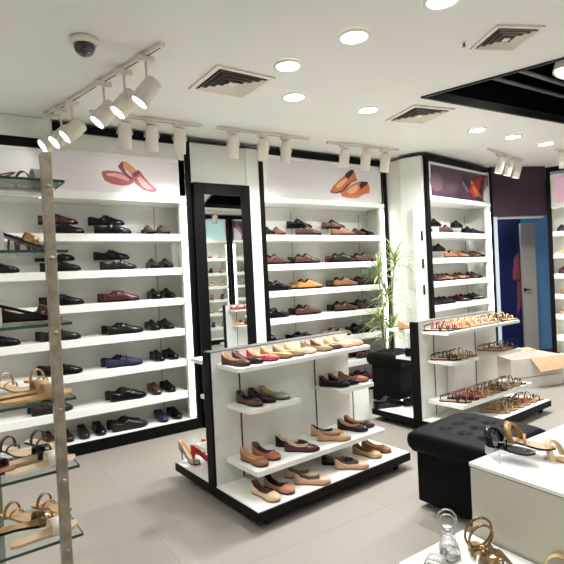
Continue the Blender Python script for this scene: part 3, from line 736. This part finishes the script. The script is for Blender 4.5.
# footwear on the near gondola (front)
OR1=['first','second','third','fourth','fifth','sixth','seventh','eighth','ninth','tenth','eleventh']
F=[ # x,y,z,yaw,kind,colour,label,lining
 (0.06,0.325,.868,-75,'flat','brown','brown pointed flat, first at the left end of the near gondola top shelf','beige'),
 (0.15,0.33,.868,-68,'flat','darkbrown','dark beaded flat beside the first brown flat on the near gondola top shelf','tan'),
 (.26,.325,.868,-62,'flat','pink','pink and red pointed flat on the near gondola top shelf',None),
 (0.37,0.325,.868,-60,'flat','gold','gold woven flat left of the cream one on the near gondola top shelf',None),
 (0.475,0.33,.868,-58,'flat','khaki','khaki gold woven flat in the middle of the near gondola top shelf','cream'),
 (0.575,0.335,.868,-55,'flat','cream','cream flat behind the khaki woven one on the near gondola top shelf',None),
 (0.71,0.32,.868,-55,'flat','khaki','khaki speckled flat, front of the pair right of middle, near gondola top shelf','tan'),
 (0.81,0.33,.868,-52,'flat','brown','brown flat, rear of the pair right of middle, near gondola top shelf','beige'),
 (0.92,0.32,.868,-62,'flat','nude','nude flat, front one near the right end of the near gondola top shelf',None),
 (1.02,0.325,.868,-58,'flat','beige','beige flat, rear one near the right end of the near gondola top shelf',None),
 (0.15,0.33,.611,-82,'flat','brown','brown flat, left one on the short left middle shelf of the near gondola','darkbrown'),
 (0.25,0.34,.611,-78,'flat','darkbrown','dark brown flat in the centre of the short left middle shelf','brown'),
 (0.35,0.34,.611,-70,'flat','greygreen','grey green flat at right of the short left middle shelf',None),
 (0.87,0.33,.596,-60,'flat','black','black flat, front left on the short right middle shelf, near gondola','brown'),
 (0.97,0.34,.596,-60,'flat','black','black flat with white edge, centre of the short right middle shelf','tan'),
 (1.07,0.34,.596,-58,'flat','rosepink','rose coloured flat at the right end of the short right middle shelf','tan'),
 (0.115,0.26,.275,-82,'round_flat','tan','tan ballet flat at the left end of the long lower shelf, near gondola','beige'),
 (0.225,0.29,.275,-78,'round_flat','rosepink','rose glitter ballet flat behind the tan one on the long lower shelf','wine'),
 (0.46,0.32,.275,-50,'flat','black','black pointed flat, rear of the black pair on the long lower shelf','cream'),
 (0.45,0.21,.275,-45,'flat','maroon','maroon black pointed flat, front of the black pair on the long lower shelf','cream'),
 (0.73,0.21,.275,-42,'flat','beige','beige flat, front of the pair in the middle of the long lower shelf','tan'),
 (0.77,0.32,.275,-45,'flat','nude','nude flat with black trim, rear of the middle pair on the long lower shelf','black'),
 (0.97,0.27,.275,-66,'flat','darkbrown','dark brown studded flat, right part of the long lower shelf, near gondola','beige'),
 (1.07,0.3,.275,-62,'flat','maroon','maroon pointed flat with tan lining at the right end of the long lower shelf','beige'),
 (0.1,0.135,.113,-82,'round_flat','cream','cream gold ballet flat, left front corner of the near gondola base','brown'),
 (0.215,0.155,.113,-76,'round_flat','blush','blush pink ballet flat second from left on the near gondola base','darkbrown'),
 (0.43,0.2,.113,-48,'round_flat','cream','cream ballet flat, rear of the second pair on the near gondola base','tan'),
 (0.42,0.085,.113,-42,'round_flat','nude','nude ballet flat, front of the second pair on the near gondola base','brown'),
 (0.76,0.085,.113,-38,'round_flat','nude','blush nude ballet flat in front of a black one on the near gondola base','brown'),
 (0.75,0.2,.113,-42,'round_flat','black','black ballet flat behind the nude one on the near gondola base','tan'),
 (1.0,0.17,.113,-78,'round_flat','beige','beige ballet flat, left of the last pair on the near gondola base','tan'),
 (1.12,0.19,.113,-74,'round_flat','tan','light tan ballet flat at the right end of the near gondola base','beige'),
]
nf_=-1
for x,y,z,yaw,k,c,l,li in F:
    if z==.868:
        nf_+=1; l='%s pointed flat, %s from left on the near gondola top shelf'%(word(c),OR1[nf_])
    shoe(k,c,l,gp(G1,G1A,x,y,z+.0005),radians(yaw)+G1A,lining=li,scale=.90,group='women\'s flats on the near gondola')
# back side of the near gondola
shoe('pump','greygreen','silver grey high heeled pump on the back left of the near gondola base',gp(G1,G1A,.03,.95,.114),radians(-75)+G1A,scale=.85)
shoe('pump','red','red high heeled pump on the back left of the near gondola base',gp(G1,G1A,.10,.84,.114),radians(-18)+G1A,scale=.9,sole='red')
shoe('pump','red','second red high heeled pump, half hidden behind the gondola end post',gp(G1,G1A,.22,.90,.114),radians(-20)+G1A,scale=.9,sole='red',group='red heels')
sandal('cream','cream slip on with black footbed on the back lower shelf, left of the end post',gp(G1,G1A,.12,.66,.261),radians(200)+G1A,'slide',foot='black',sole='beige')
shoe('flat','black','black flat on the hidden side middle shelf of the near gondola',gp(G1,G1A,.16,.66,.616),radians(190)+G1A)

for i,c in enumerate(['pink','red','pink','black','rosepink','cream','beige']):
    shoe('flat',c,'%s flat, place %s on top of the gondola seen in the mirror'%(word(c),['one','two','three','four','five','six','seven'][i]),gp(G3,0,.08+.13*i,.68,.869),radians(70),scale=.9,group='flats on the mirrored gondola')
for i,c in enumerate(['cream','black','beige']):
    shoe('round_flat',c,'%s ballet flat on the short shelf of the mirrored gondola'%word(c),gp(G3,0,.14+.11*i,.68,.6115),radians(70),scale=.9,group='flats on the mirrored gondola')
# the second gondola: strappy sandals, all single pieces
S2=[(0.060,0.330,.868,-68,'black','strappy','black pink strappy sandal at the left end of the right gondola top shelf'),
 (0.162,0.330,.868,-57,'pink','strappy','pink strappy sandal second on the right gondola top shelf'),
 (0.264,0.330,.868,-59,'peach','strappy','peach strappy sandal third on the right gondola top shelf'),
 (0.366,0.330,.868,-61,'gold','strappy','gold strappy sandal fourth on the right gondola top shelf'),
 (0.468,0.330,.868,-63,'palegold','strappy','pale gold strappy sandal, front middle of the right gondola top shelf'),
 (0.570,0.330,.868,-65,'cream','strappy','cream strappy sandal, back middle of the right gondola top shelf'),
 (0.672,0.330,.868,-67,'palegold','strappy','pale gold sandal right of middle on the right gondola top shelf'),
 (0.774,0.330,.868,-56,'palegold','strappy','bronze strappy sandal near the right of the right gondola top shelf'),
 (0.876,0.330,.868,-58,'brown','strappy','brown strappy sandal, front right on the right gondola top shelf'),
 (0.978,0.330,.868,-60,'gold','strappy','gold sandal at the right end of the right gondola top shelf'),
 (1.080,0.330,.868,-62,'cream','strappy','cream sandal overhanging the right tip of the right gondola top shelf'),
 (0.150,0.335,.611,-55,'black','strappy','black soled strappy sandal, front on the left middle shelf, right gondola'),
 (0.265,0.335,.611,-55,'palegold','strappy','pale gold sandal, rear on the left middle shelf, right gondola'),
 (0.380,0.335,.611,-55,'khaki','strappy','khaki strappy sandal, right on the left middle shelf, right gondola'),
 (0.870,0.335,.596,-58,'gold','strappy','gold strappy sandal, front on the right middle shelf, right gondola'),
 (0.970,0.335,.596,-58,'khaki','strappy','khaki sandal, rear on the right middle shelf, right gondola'),
 (1.070,0.335,.596,-58,'brown','strappy','brown strappy sandal, right on the right middle shelf, right gondola'),
 (0.120,0.240,.275,-63,'black','strappy','black thin sandal at the left end of the right gondola lower shelf'),
 (0.232,0.240,.275,-56,'pink','strappy','red pink thin sandal beside the black one on the right gondola lower shelf'),
 (0.344,0.240,.275,-60,'red','strappy','bright pink tipped sandal, front of the right gondola lower shelf'),
 (0.456,0.240,.275,-53,'cream','strappy','cream sandal in front of the white box on the lower shelf'),
 (0.568,0.240,.275,-57,'gold','strappy','gold sandal right of the white box on the lower shelf'),
 (0.680,0.240,.275,-61,'brown','strappy','brown thin sandal right of middle, right gondola lower shelf'),
 (0.792,0.240,.275,-54,'palegold','strappy','pale gold sandal right of middle front, right gondola lower shelf'),
 (0.904,0.240,.275,-58,'palegold','strappy','bronze sandal toward the right end, right gondola lower shelf'),
 (1.016,0.240,.275,-62,'black','strappy','black soled sandal at the right end, right gondola lower shelf'),
 (0.560,0.150,.113,-55,'gold','strappy','gold sandal at the left of the visible right gondola base'),
 (0.678,0.150,.113,-55,'cream','strappy','cream green sandal second on the right gondola base'),
 (0.796,0.150,.113,-55,'khaki','strappy','khaki sandal third on the right gondola base'),
 (0.914,0.150,.113,-55,'rosepink','strappy','rose sandal near the right end of the right gondola base'),
 (1.032,0.150,.113,-55,'peach','strappy','peach slide at the right front corner of the right gondola base'),
 (1.150,0.150,.113,-55,'black','strappy','black buckled sandal at the right rear corner of the right gondola base')]
SHN={.868:'top shelf',.611:'left middle shelf',.596:'right middle shelf',.275:'lower shelf',.113:'base'}; OR2=['first','second','third','fourth','fifth','sixth','seventh','eighth','ninth','tenth','eleventh']; cnt_={}
for x,y,z,yaw,c,st_,l in S2:
    cnt_[z]=cnt_.get(z,-1)+1
    l='%s strappy sandal, %s from left on the %s of the right gondola'%(word(c),OR2[cnt_[z]],SHN[z])
    sandal(c,l,gp(G2,G2A,x,y,z+.0005),radians(yaw)+G2A,st_,foot={'black':'nude','pink':'black','brown':'darkbrown'}.get(c,'beige'),sole='black' if c in('black','pink','brown') else 'tan',W=W_PT,L=.24,scale=1.08,group='strappy sandals on the right gondola')
shoe('oxford','black','black shoe, front one on the left side base behind the right gondola end post',gp(G2,G2A,.08,.93,.114),radians(-20)+G2A)
shoe('oxford','black','black shoe, rear one on the left side base behind the right gondola end post',gp(G2,G2A,.34,.80,.114),radians(-15)+G2A)
shoe('derby','black','black shoe on the back middle shelf of the right gondola',gp(G2,G2A,.22,.68,.616),radians(-5)+G2A)
shoe('round_flat','beige','beige flat on the back top shelf of the right gondola beside its post',gp(G2,G2A,.10,.66,.869),radians(-10)+G2A)
# white carton standing on the lower shelf
t=thing('white_carton','upright white card carton standing on the right gondola lower shelf','carton',gp(G2,G2A,.34,.432,.2755),G2A)
part('carton_body', MB().rbox(0,.30,-.055,.028,0,.27,.003), mat('bright_card',(244,242,236),.6), t)
part('lid_flap', MB().rbox(-.002,.302,-.058,-.0555,.20,.272,.001), mat('bright_card2',(240,238,232),.6), t)

# ---------------------------------------------------------------- open carton on the floor, right
t=thing('cardboard_box','open whitish cardboard box with kraft flaps on the floor behind the right gondola','box',(5.10,3.20,0),radians(-17))
mb=MB(); w,d,h=.72,.38,.34
mb.box(0,w,0,.005,0,h).box(0,w,d-.005,d,0,h).box(0,.005,0,d,0,h).box(w-.005,w,0,d,0,h).box(0,w,0,d,0,.005)
part('box_body', mb, CARDW, t)
def flap(pts,name='flap'): 
    vs=[Vector(p) for p in pts]; n=(vs[1]-vs[0]).cross(vs[2]-vs[0]).normalized()*.004
    part(name, MB().add(vs+[v+n for v in vs],[(0,1,2,3),(7,6,5,4),(0,4,5,1),(1,5,6,2),(2,6,7,3),(3,7,4,0)]), KRAFT, t, 'kraft brown folded flap')
flap([(.26,-.005,h),(w,-.005,h),(w-.0,-.10,h-.13),(.32,-.10,h-.15)])
flap([(0,d,h),(w,d,h),(w-.03,d+.10,h+.02),(.03,d+.10,h+.02)])
flap([(0,0,h),(0,d,h),(-.14,d-.03,h+.05),(-.14,.03,h+.05)])
flap([(w,0,h),(w,d,h),(w+.12,d-.03,h-.10),(w+.12,.03,h-.10)])
part('tape', MB().box(.0,w,-.0015,0,.12,.128), mat('tape_grey',(130,124,118),.3), t)

# ---------------------------------------------------------------- tufted ottomans
def ottoman(label,loc,ang,sx,sy,H=.46,top=.11):
    t=thing('tufted_ottoman',label,'ottoman',loc,ang)
    part('body', MB().rbox(-sx/2+.02,sx/2-.02,-sy/2+.02,sy/2-.02,.035,H-top,.012,n=3), LEATHER, t)
    n=28; rows=[]
    btn=[(a*sx/4*1.0,b*sy/4*1.0) for a in(-1,0,1) for b in(-1,0,1)]
    def hz(x,y):
        z=H-.012*((abs(2*x/sx))**6+(abs(2*y/sy))**6)
        for bx,by in btn: z-=.036*math.exp(-((x-bx)**2+(y-by)**2)/(.03**2))+.006*math.exp(-min((x-bx)**2,(y-by)**2)/(.006**2))*(abs(x)<sx*.3 and abs(y)<sy*.3)/9
        # creases between buttons
        return z
    for i in range(n+1):
        x=-sx/2+sx*i/n; rows.append([(x,-sy/2+sy*j/n,hz(x,-sy/2+sy*j/n)) for j in range(n+1)])
    mb=MB(); mb.grid(rows)
    ring=[rows[i][0] for i in range(n+1)]+[rows[n][j] for j in range(1,n+1)]+[rows[i][n] for i in range(n-1,-1,-1)]+[rows[0][j] for j in range(n-1,0,-1)]
    prof=[(0,0),(.008,-.008),(.014,-.025),(.015,-.05),(.010,-.08),(-.006,-top)]
    lay=[]
    for o,dz in prof:
        lay.append([(x*(1+2*o/sx),y*(1+2*o/sy),(z if dz==0 else H-.022+dz)) for x,y,z in ring])
    mb.grid(lay,closed=True)
    mb.add(lay[-1],[tuple(range(len(ring)))])
    part('seat_cushion', mb, LEATHER, t)
    for bx,by in btn: part('button', MB().lathe([(.010,-.002),(.009,.003),(.002,.005)],12,c=(bx,by,H-.036)), LEATHER, t)
    for a in(-1,1):
        for b in(-1,1): part('foot', MB().lathe([(.012,0),(.014,.036)],10,c=(a*(sx/2-.06),b*(sy/2-.06),0)), CHROME, t)
ottoman('black tufted leatherette ottoman in the foreground beside the white pedestal',(2.50,1.80,0),radians(5),.55,.52,H=.462)
ottoman('black tufted ottoman at the back, in front of the potted palm',(3.87,3.75,0),radians(12),.42,.38,H=.545)

# white low pedestal behind the near gondola
t=thing('white_storage_cube','small white cabinet cube on the floor behind the right end of the near gondola','cube',(2.73,3.41,0),radians(4))
part('cube_body', MB().rbox(0,.46,0,.30,.0,.36,.004), CREAM, t)
part('cube_door', MB().rbox(.26,.455,-.008,-.001,.02,.33,.002), WHITE, t, 'white door with dark outline')
part('seam', MB().box(.245,.252,-.004,-.0005,.02,.34), SLOT, t)

# ---------------------------------------------------------------- pedestals, lower right
t=thing('display_pedestal','tall white display pedestal in the right foreground carrying sandals on risers','pedestal',(1.935,.55,0),0)
part('body', MB().rbox(.004,1.1,.004,.888,.0,.478,.003), mat('pedestal_side',(204,202,186),.5), t)
part('top_board', MB().rbox(0,1.104,0,.892,.482,.50,.003), WHITE, t)
part('reveal', MB().box(.006,1.098,.006,.886,.476,.484), SLOT, t)
t=thing('low_display_pedestal','low white pedestal at the bottom edge carrying silver and bronze sandals','pedestal',(1.505,.5,0),0)
part('body', MB().rbox(.004,.425,.004,.982,0,.155,.003), mat('pedestal_side',(204,202,186),.5), t)
part('top_board', MB().rbox(0,.426,0,.986,.157,.17,.003), WHITE, t)

def riser(label,loc,ang,w,d,h,group=None,slope=0):
    t=thing('acrylic_riser',label,'riser',loc,ang,group); th=.004
    part('riser_top', MB().add([(-w/2,-d/2,h-slope),(w/2,-d/2,h),(w/2,d/2,h),(-w/2,d/2,h-slope),(-w/2,-d/2,h-slope+th),(w/2,-d/2,h+th),(w/2,d/2,h+th),(-w/2,d/2,h-slope+th)],[(0,1,2,3),(4,5,6,7),(0,1,5,4),(1,2,6,5),(2,3,7,6),(3,0,4,7)]), ACRYL, t)
    part('riser_leg', MB().box(-w/2,-w/2+th,-d/2,d/2,0,h-slope), ACRYL, t)
    part('riser_leg', MB().box(w/2-th,w/2,-d/2,d/2,0,h), ACRYL, t)
riser('clear acrylic riser under the black and gold sandals on the tall pedestal',(2.15,1.345,.50),radians(-30),.22,.14,.045)
sandal('black','black buckled band sandal on a clear riser on the tall pedestal',(2.095,1.335,.549),radians(-86),'padded',foot='black',sole='black',scale=.92,W=W_MEN)
sandal('gold','gold beaded band sandal beside the black one on the tall pedestal',(2.215,1.31,.549),radians(-84),'padded',foot='beige',sole='black',scale=.92,W=W_MEN)
sandal('cream','cream padded band sandal at the right edge of the tall pedestal',(2.26,1.14,.501),radians(-86),'padded',foot='cream',sole='beige',scale=.92,W=W_MEN)
sandal('silver','silver glitter sandal, left front on the low pedestal',(1.625,1.385,.171),radians(208),'slide',foot='silver',sole='greygreen',scale=.92,L=.25,heel=.015)
sandal('silver','silver glitter sandal with ankle rings behind the left silver one, low pedestal',(1.745,1.42,.171),radians(222),'ring',foot='silver',sole='greygreen',heel=.045,scale=.9,c2='silver')
sandal('silver','silver glitter sandal at the bottom edge in front of the ringed pair',(1.68,1.22,.171),radians(205),'slide',foot='silver',sole='greygreen',heel=.03,scale=.9)
sandal('bronze','bronze sandal with a large round ankle ring on the low pedestal',(1.775,1.245,.171),radians(240),'ring',foot='gold',sole='bronze',heel=.0,scale=1.28)
sandal('palegold','pale gold loop sandal at the lower right corner, on the low pedestal',(1.83,.99,.171),radians(205),'padded',foot='gold',sole='gold',scale=.95)

# ---------------------------------------------------------------- glass shoe rack at left
RA=radians(3); R0=Vector((.345,1.89,0))
def rp(x,y,z): # x to the left along the shelf, y to the back
    return (R0.x-x*cos(RA)-y*sin(RA), R0.y-x*sin(RA)+y*cos(RA), z)
t=thing('glass_shoe_rack','steel post rack with green edged glass shelves at the left edge','shelf rack',tuple(R0),RA)
RZ=[1.773,1.526,1.269,1.001,.757,.511]
for z in RZ:
    g=part('glass_shelf', MB().box(-.60,0,0,.36,z-.008,z), GLASS, t)
    part('glass_edge', MB().box(-.60,.0,-.0012,-.0001,z-.009,z+.001).box(.0001,.0012,0,.36,z-.009,z+.001), GEDGE, g)
part('post', MB().rbox(-.079,-.045,-.035,-.003,0,1.86,.003), STEEL, t, 'brushed steel front upright')
part('post', MB().rbox(-.245,-.205,.363,.395,0,1.86,.003), mat('dull_steel',(150,158,146),.5,metal=.4), t, 'rear upright')
part('post', MB().rbox(-.62,-.586,-.035,-.003,0,1.86,.003), STEEL, t)
part('post', MB().rbox(-.62,-.586,.363,.395,0,1.86,.003), STEEL, t)
for z in RZ:
    for y in (-.003,):
        part('bracket_screw', MB().lathe([(.009,0),(.008,.004),(.002,.006)],12,M=Matrix.Translation((-.062,-.035,z-.03))@Matrix.Rotation(pi/2,4,'X')), STEEL, t)
part('bottom_board', MB().rbox(-.60,0,0,.33,.12,.15,.003), WHITE, t)

RS=[ # x,y,z,yaw(deg, rel. rack: 0 = toe right),style,colour,foot,sole,label,heel
 (.11,.07,.757,3,'slide','white','cream','white','white slide sandal, front one on the fifth glass shelf',.0,'black'),
 (.13,.17,.757,5,'slide','black','cream','beige','cream slide with a black band, rear of the pair on the fifth glass shelf',.0,None),
 (.11,.07,1.001,3,'slide','nude','wood','wood','tan yellow slide, front one on the fourth glass shelf',.0,None),
 (.125,.165,1.001,6,'slide','beige','wood','tan','tan slide, rear of the pair on the fourth glass shelf',.0,None),
 (.11,.07,.511,5,'slide','white','cream','cream','cream slide sandal, front one on the lowest glass shelf',.0,None),
 (.14,.17,.511,10,'slide','bronze','beige','black','beige slide with dark band, rear of the pair on the lowest glass shelf',.02,None),
 (.045,.285,1.001,-55,'lowloop','beige','cream','nude','cream sandal with thin tan loop, right rear one on the fourth glass shelf',.02,None),
 (.155,.285,1.001,-55,'lowloop','nude','cream','nude','cream sandal with nude loop, left rear one on the fourth glass shelf',.02,None),
 (.055,.285,.757,-55,'lowloop','taupe','cream','black','black soled sandal with grey loop, right rear one on the fifth glass shelf',.02,None),
 (.16,.285,.757,-55,'lowloop','taupe','cream','wine','wine soled sandal with grey loop, left rear one on the fifth glass shelf',.02,None),
 (.045,.285,.511,-58,'lowloop','gold','beige','gold','gold sandal with thin loop, right of two at the back of the lowest glass shelf',.0,None),
 (.16,.285,.511,-58,'lowloop','gold','beige','gold','gold sandal with thin loop, left of two at the back of the lowest glass shelf',.0,None),
 (.28,.16,.757,-40,'slide','maroon','blush','maroon','maroon banded slide at the left edge of the fifth glass shelf',.0,None),
 (.34,.28,1.001,-50,'strappy','pink','cream','nude','pink strapped sandal at the left edge of the fourth glass shelf',.0,None),
]
for x,y,z,yaw,st_,c,ft,so,l,h,c2 in RS:
    sandal(c,l,rp(x,y,z+.001),RA+radians(yaw),st_,foot=ft,sole=so,heel=h,L=.245,scale=.93 if st_=='slide' else .8)
# upper shelves: pitched sandals resting on clear blocks
def block(label,loc,s,h):
    t=tag(MB().rbox(-s/2,s/2,-s/2,s/2,0,h,.003).build('acrylic_block',mat('frosted_acrylic',(236,238,236),.25,trans=.35)),label,'display block'); t.location=loc; t.rotation_euler=(0,0,RA)
block('frosted white block under the raised sandal on the second glass shelf',rp(.215,.10,1.5265),.055,.075)
block('frosted white block under the raised sandal on the third glass shelf',rp(.235,.10,1.2695),.055,.065)
sandal('gold','tan footbed sandal with gold band tilted toe down, second glass shelf',rp(.185,.10,1.580),RA,'toe',foot='tan',sole='darkbrown',L=.28,pitch=.38,scale=.95)
sandal('brown','dark soled sandal tilted toe down on a block, third glass shelf',rp(.15,.10,1.313),RA,'toe',foot='beige',sole='black',L=.28,pitch=.32)
sandal('maroon','maroon thin strap sandal lying low on the second glass shelf',rp(.14,.22,1.5275),RA+radians(-20),'strappy',foot='palegold',sole='black',L=.23)
shoe('flat','darkbrown','black and brown flat at the back of the third glass shelf',rp(.10,.24,1.2705),RA+radians(-20),scale=.85)
sandal('gold','gold flower strap sandal behind the tilted one on the second glass shelf',rp(.06,.27,1.5275),RA+radians(-50),'loop',foot='black',sole='black',L=.2,scale=.8)
shoe('pump','red','red high heeled shoe at the left on the top glass shelf',rp(.28,.12,1.774),RA+radians(0),scale=.9,sole='black')
sandal('greygreen','grey slide lying right of the red heel on the top glass shelf',rp(.10,.11,1.774),RA+radians(4),'slide',foot='greygreen',sole='greygreen',L=.24)
sandal('brown','brown and black thin strap sandal at the back of the top glass shelf',rp(.09,.24,1.774),RA+radians(0),'strappy',foot='tan',sole='black',L=.22)

# ---------------------------------------------------------------- plants
LEAF=mat('palm_leaf',(104,134,66),.45,rgb2=(176,186,120),nscale=6); STEM=mat('palm_stem',(120,116,66),.6); SOIL=mat('soil',(50,36,26),.9)
def leaf(mb,base,az,el,L,w,droop,lim=None):
    rows=[]; d=Vector((cos(az)*cos(el),sin(az)*cos(el),sin(el))); side=Vector((-sin(az),cos(az),0)); p=Vector(base); n=9
    for i in range(n+1):
        s=i/n; ww=w*(sin(pi*min(1,s*.9+.1))**.8)*(1-s*.35) if i<n else .0005
        if lim: p=Vector((min(p.x,lim[0]),min(p.y,lim[1]),p.z))
        rows.append([tuple(p-side*ww),tuple(p-Vector((0,0,ww*.35))),tuple(p+side*ww)])
        p=p+d*(L/n); d=(d+Vector((0,0,-droop/n))).normalized()
    mb.grid(rows)
def palm(label,loc,H,heads,seed,pot_r=.13,pot_h=.24,Lf=.34,nl=22,lim=None):
    rnd=random.Random(seed)
    t=thing('potted_palm',label,'plant',loc)
    part('pot', MB().lathe([(pot_r*.75,0),(pot_r,pot_h),(pot_r*1.05,pot_h),(pot_r*1.05,pot_h-.03)],24,cap=False).lathe([(pot_r*.75,0),(.001,0)],24,cap=False), POT, t)
    part('soil', MB().lathe([(pot_r*.96,pot_h-.03),(.001,pot_h-.025)],24,cap=False), SOIL, t)
    fol=MB(); st=MB()
    for (hx,hy,hz) in heads:
        st.tube([(hx*.1,hy*.1,pot_h-.03),(hx*.5,hy*.5,hz*.5+pot_h*.5),(hx,hy,hz)],[.011,.009,.006],8)
        for k in range(nl):
            az=2.4*k+rnd.uniform(-.3,.3); u=k/nl
            leaf(fol,(hx,hy,hz-.10*u),az,1.25-1.25*u+rnd.uniform(-.1,.1),Lf*rnd.uniform(.75,1.1),.014 if Lf>.2 else .009,.8+rnd.random()*.9,lim)
    part('stem',st,STEM,t); part('foliage',fol,LEAF,t)
palm('green potted palm with thin arching leaves standing by the corner behind the ottoman',(4.08,4.10,0),1.5,[(-.10,-.06,1.42),(.10,-.12,1.52),(-.04,-.10,1.12),(-.08,-.04,.86),(.06,-.06,.74)],5,Lf=.34,nl=28,pot_r=.10,lim=(.33,.17))
palm('small green potted plant at the back left of the third glass shelf',rp(.245,.27,1.270),.3,[(0,0,.10),(-.01,.01,.13)],9,Lf=.12,nl=12,pot_r=.035,pot_h=.06)

# ---------------------------------------------------------------- shoes on the wall cabinets
ROWN={1:'top shelf',2:'second shelf',3:'third shelf',4:'fourth shelf',5:'fifth shelf',6:'sixth shelf',7:'bottom board'}
CABN={'left':'left wall cabinet','centre':'centre wall cabinet','right':'right wall cabinet'}
rowz=lambda r: SHZ[r-1] if r<=6 else .106
groups={}
for cab,m,row,x,c1,c2,k in SH: groups.setdefault((cab,row),[]).append((x,m,c1,c2,k))
ORD=['leftmost','second','third','fourth','fifth']
NM={'loafer':'loafer','derby':'derby shoe','oxford':'lace shoe'}
for (cab,row),lst in groups.items():
    lst.sort()
    if cab=='right':
        o_=[]
        for x,m,c1,c2,k in lst:
            if o_: x=max(x,o_[-1][0]+(.27 if 'S' in (m,o_[-1][1]) else .205))
            o_.append((x,m,c1,c2,k))
        e_=o_[-1][0]-1.36
        lst=[(x-max(0,e_),m,c1,c2,k) for x,m,c1,c2,k in o_]
    for i,(x,m,c1,c2,k) in enumerate(lst):
        z=rowz(row)+.0006
        def W(x,y):
            if cab=='right': a=radians(8); return (4.585+x*cos(a)-y*sin(a),3.833+x*sin(a)+y*cos(a))
            return (x,4.34+y)
        base=radians(8) if cab=='right' else 0
        pos='%s pair, %s, %s'%(ORD[i],ROWN[row],CABN[cab]); g='%ss on the %s'%('shoe',CABN[cab])
        jit=random.uniform(-4,4)
        sc=1.04 if cab!='right' else .92
        if m=='P' and cab=='right':
            for s_,c_,n_ in ((-1,c1,'left'),(1,c2,'right')):
                shoe(k,c_,'%s %s, %s of %s'%(word(c_),NM[k],n_,pos),(*W(x+.05*s_,.165),z),base+radians(-84+jit),g,scale=.86)
        elif m=='T':
            a0=-88+jit
            shoe(k,c1,'%s %s, left of %s'%(word(c1),NM[k],pos),(*W(x-.065,.165),z),base+radians(a0),g,scale=.93)
            shoe(k,c2,'%s %s, right of %s'%(word(c2),NM[k],pos),(*W(x+.065,.17),z),base+radians(a0+4),g,scale=.93)
        else:
            elev=.092 if m=='S' else 0
            shoe(k,c1,'%s %s, front of %s'%(word(c1),NM[k],pos),(*W(x+.005,.085),z),base+radians(-4+jit),g,scale=sc)
            if elev:
                riser('clear riser under %s %s, %s'%(word(c2),NM[k],pos),(*W(x-.01,.23),z),base,.17,.09,elev-.006,'clear shoe risers on the shelves')
            shoe(k,c2,'%s %s, %s of %s'%(word(c2),NM[k],'raised rear' if elev else 'rear',pos),(*W(x-.012,.20 if not elev else .23),z+elev),base+radians(-3+jit),g,scale=sc)
# far right cabinet and the two mirrored cabinets: a few pairs each
def on_cab(org,ang,x,y): return (org[0]+x*cos(ang)-y*sin(ang), org[1]+x*sin(ang)+y*cos(ang))
for row,(c,k,n_) in {1:('black','oxford',2),2:('cream','round_flat',2),3:('wine','oxford',2),4:('khaki','round_flat',2),5:('cream','round_flat',2)}.items():
    for j in range(n_):
        p=on_cab((6.95,3.72),radians(-72),.16+.14*j,.13)
        shoe(k,c,'%s shoe, %s on the %s of the cabinet at the right edge'%(word(c),['left one','right one'][j],ROWN[row]),(*p,rowz(row)+.0006),radians(-72-60),'shoes on the right edge cabinet',scale=.9)
pal=['black','beige','brown','cream','wine','pink','tan','navy']
for org in ((4.97,-.9),(6.80,-.9)):
    for row in range(1,7):
        for j in range(6):
            c=pal[(row*3+j*2)%8]; p=on_cab(org,pi,.16+.24*j,.12)
            shoe('round_flat' if row%2 else 'oxford',c,'%s shoe, place %s on the %s of the mirrored %s cabinet'%(word(c),['one','two','three','four','five','six'][j],ROWN[row],'blue headed' if org[0]<5 else 'purple headed'),(*p,rowz(row)+.0006),pi-radians(60),'shoes seen in the mirror',detail=False)

# ---------------------------------------------------------------- camera, world, colour
cam=bpy.data.cameras.new('camera'); co=bpy.data.objects.new('camera',cam); COL.objects.link(co)
cam.sensor_width=36; cam.lens=36*496.02/564; cam.clip_start=.05; cam.clip_end=60
p,r,y=-.0138332,-.0475622,.5845345
cy,sy,cp,sp_=cos(y),sin(y),cos(p),sin(p)
fwd=Vector((sy*cp,cy*cp,sp_)); right=Vector((cy,-sy,0)); up=right.cross(fwd)
r2=right*cos(r)+up*sin(r); u2=-right*sin(r)+up*cos(r)
M=Matrix((r2,u2,-fwd)).transposed().to_4x4(); M.translation=(0,0,1.4)
co.matrix_world=M; SC.camera=co
w=bpy.data.worlds.new('world'); SC.world=w; w.use_nodes=True
w.node_tree.nodes['Background'].inputs[0].default_value=(1,.97,.92,1); w.node_tree.nodes['Background'].inputs[1].default_value=.3
ld=bpy.data.lights.new('stockroom_lamp','POINT'); ld.energy=17; ld.color=(.65,.82,1); ld.shadow_soft_size=.1
lo=bpy.data.objects.new('stockroom_lamp',ld); COL.objects.link(lo); lo.location=tuple(M5@Vector((.35,.95,2.35)))
SC.view_settings.view_transform='Standard'; SC.view_settings.look='None'; SC.view_settings.gamma=1; SC.view_settings.use_curve_mapping=False
SC.view_settings.exposure=0.55
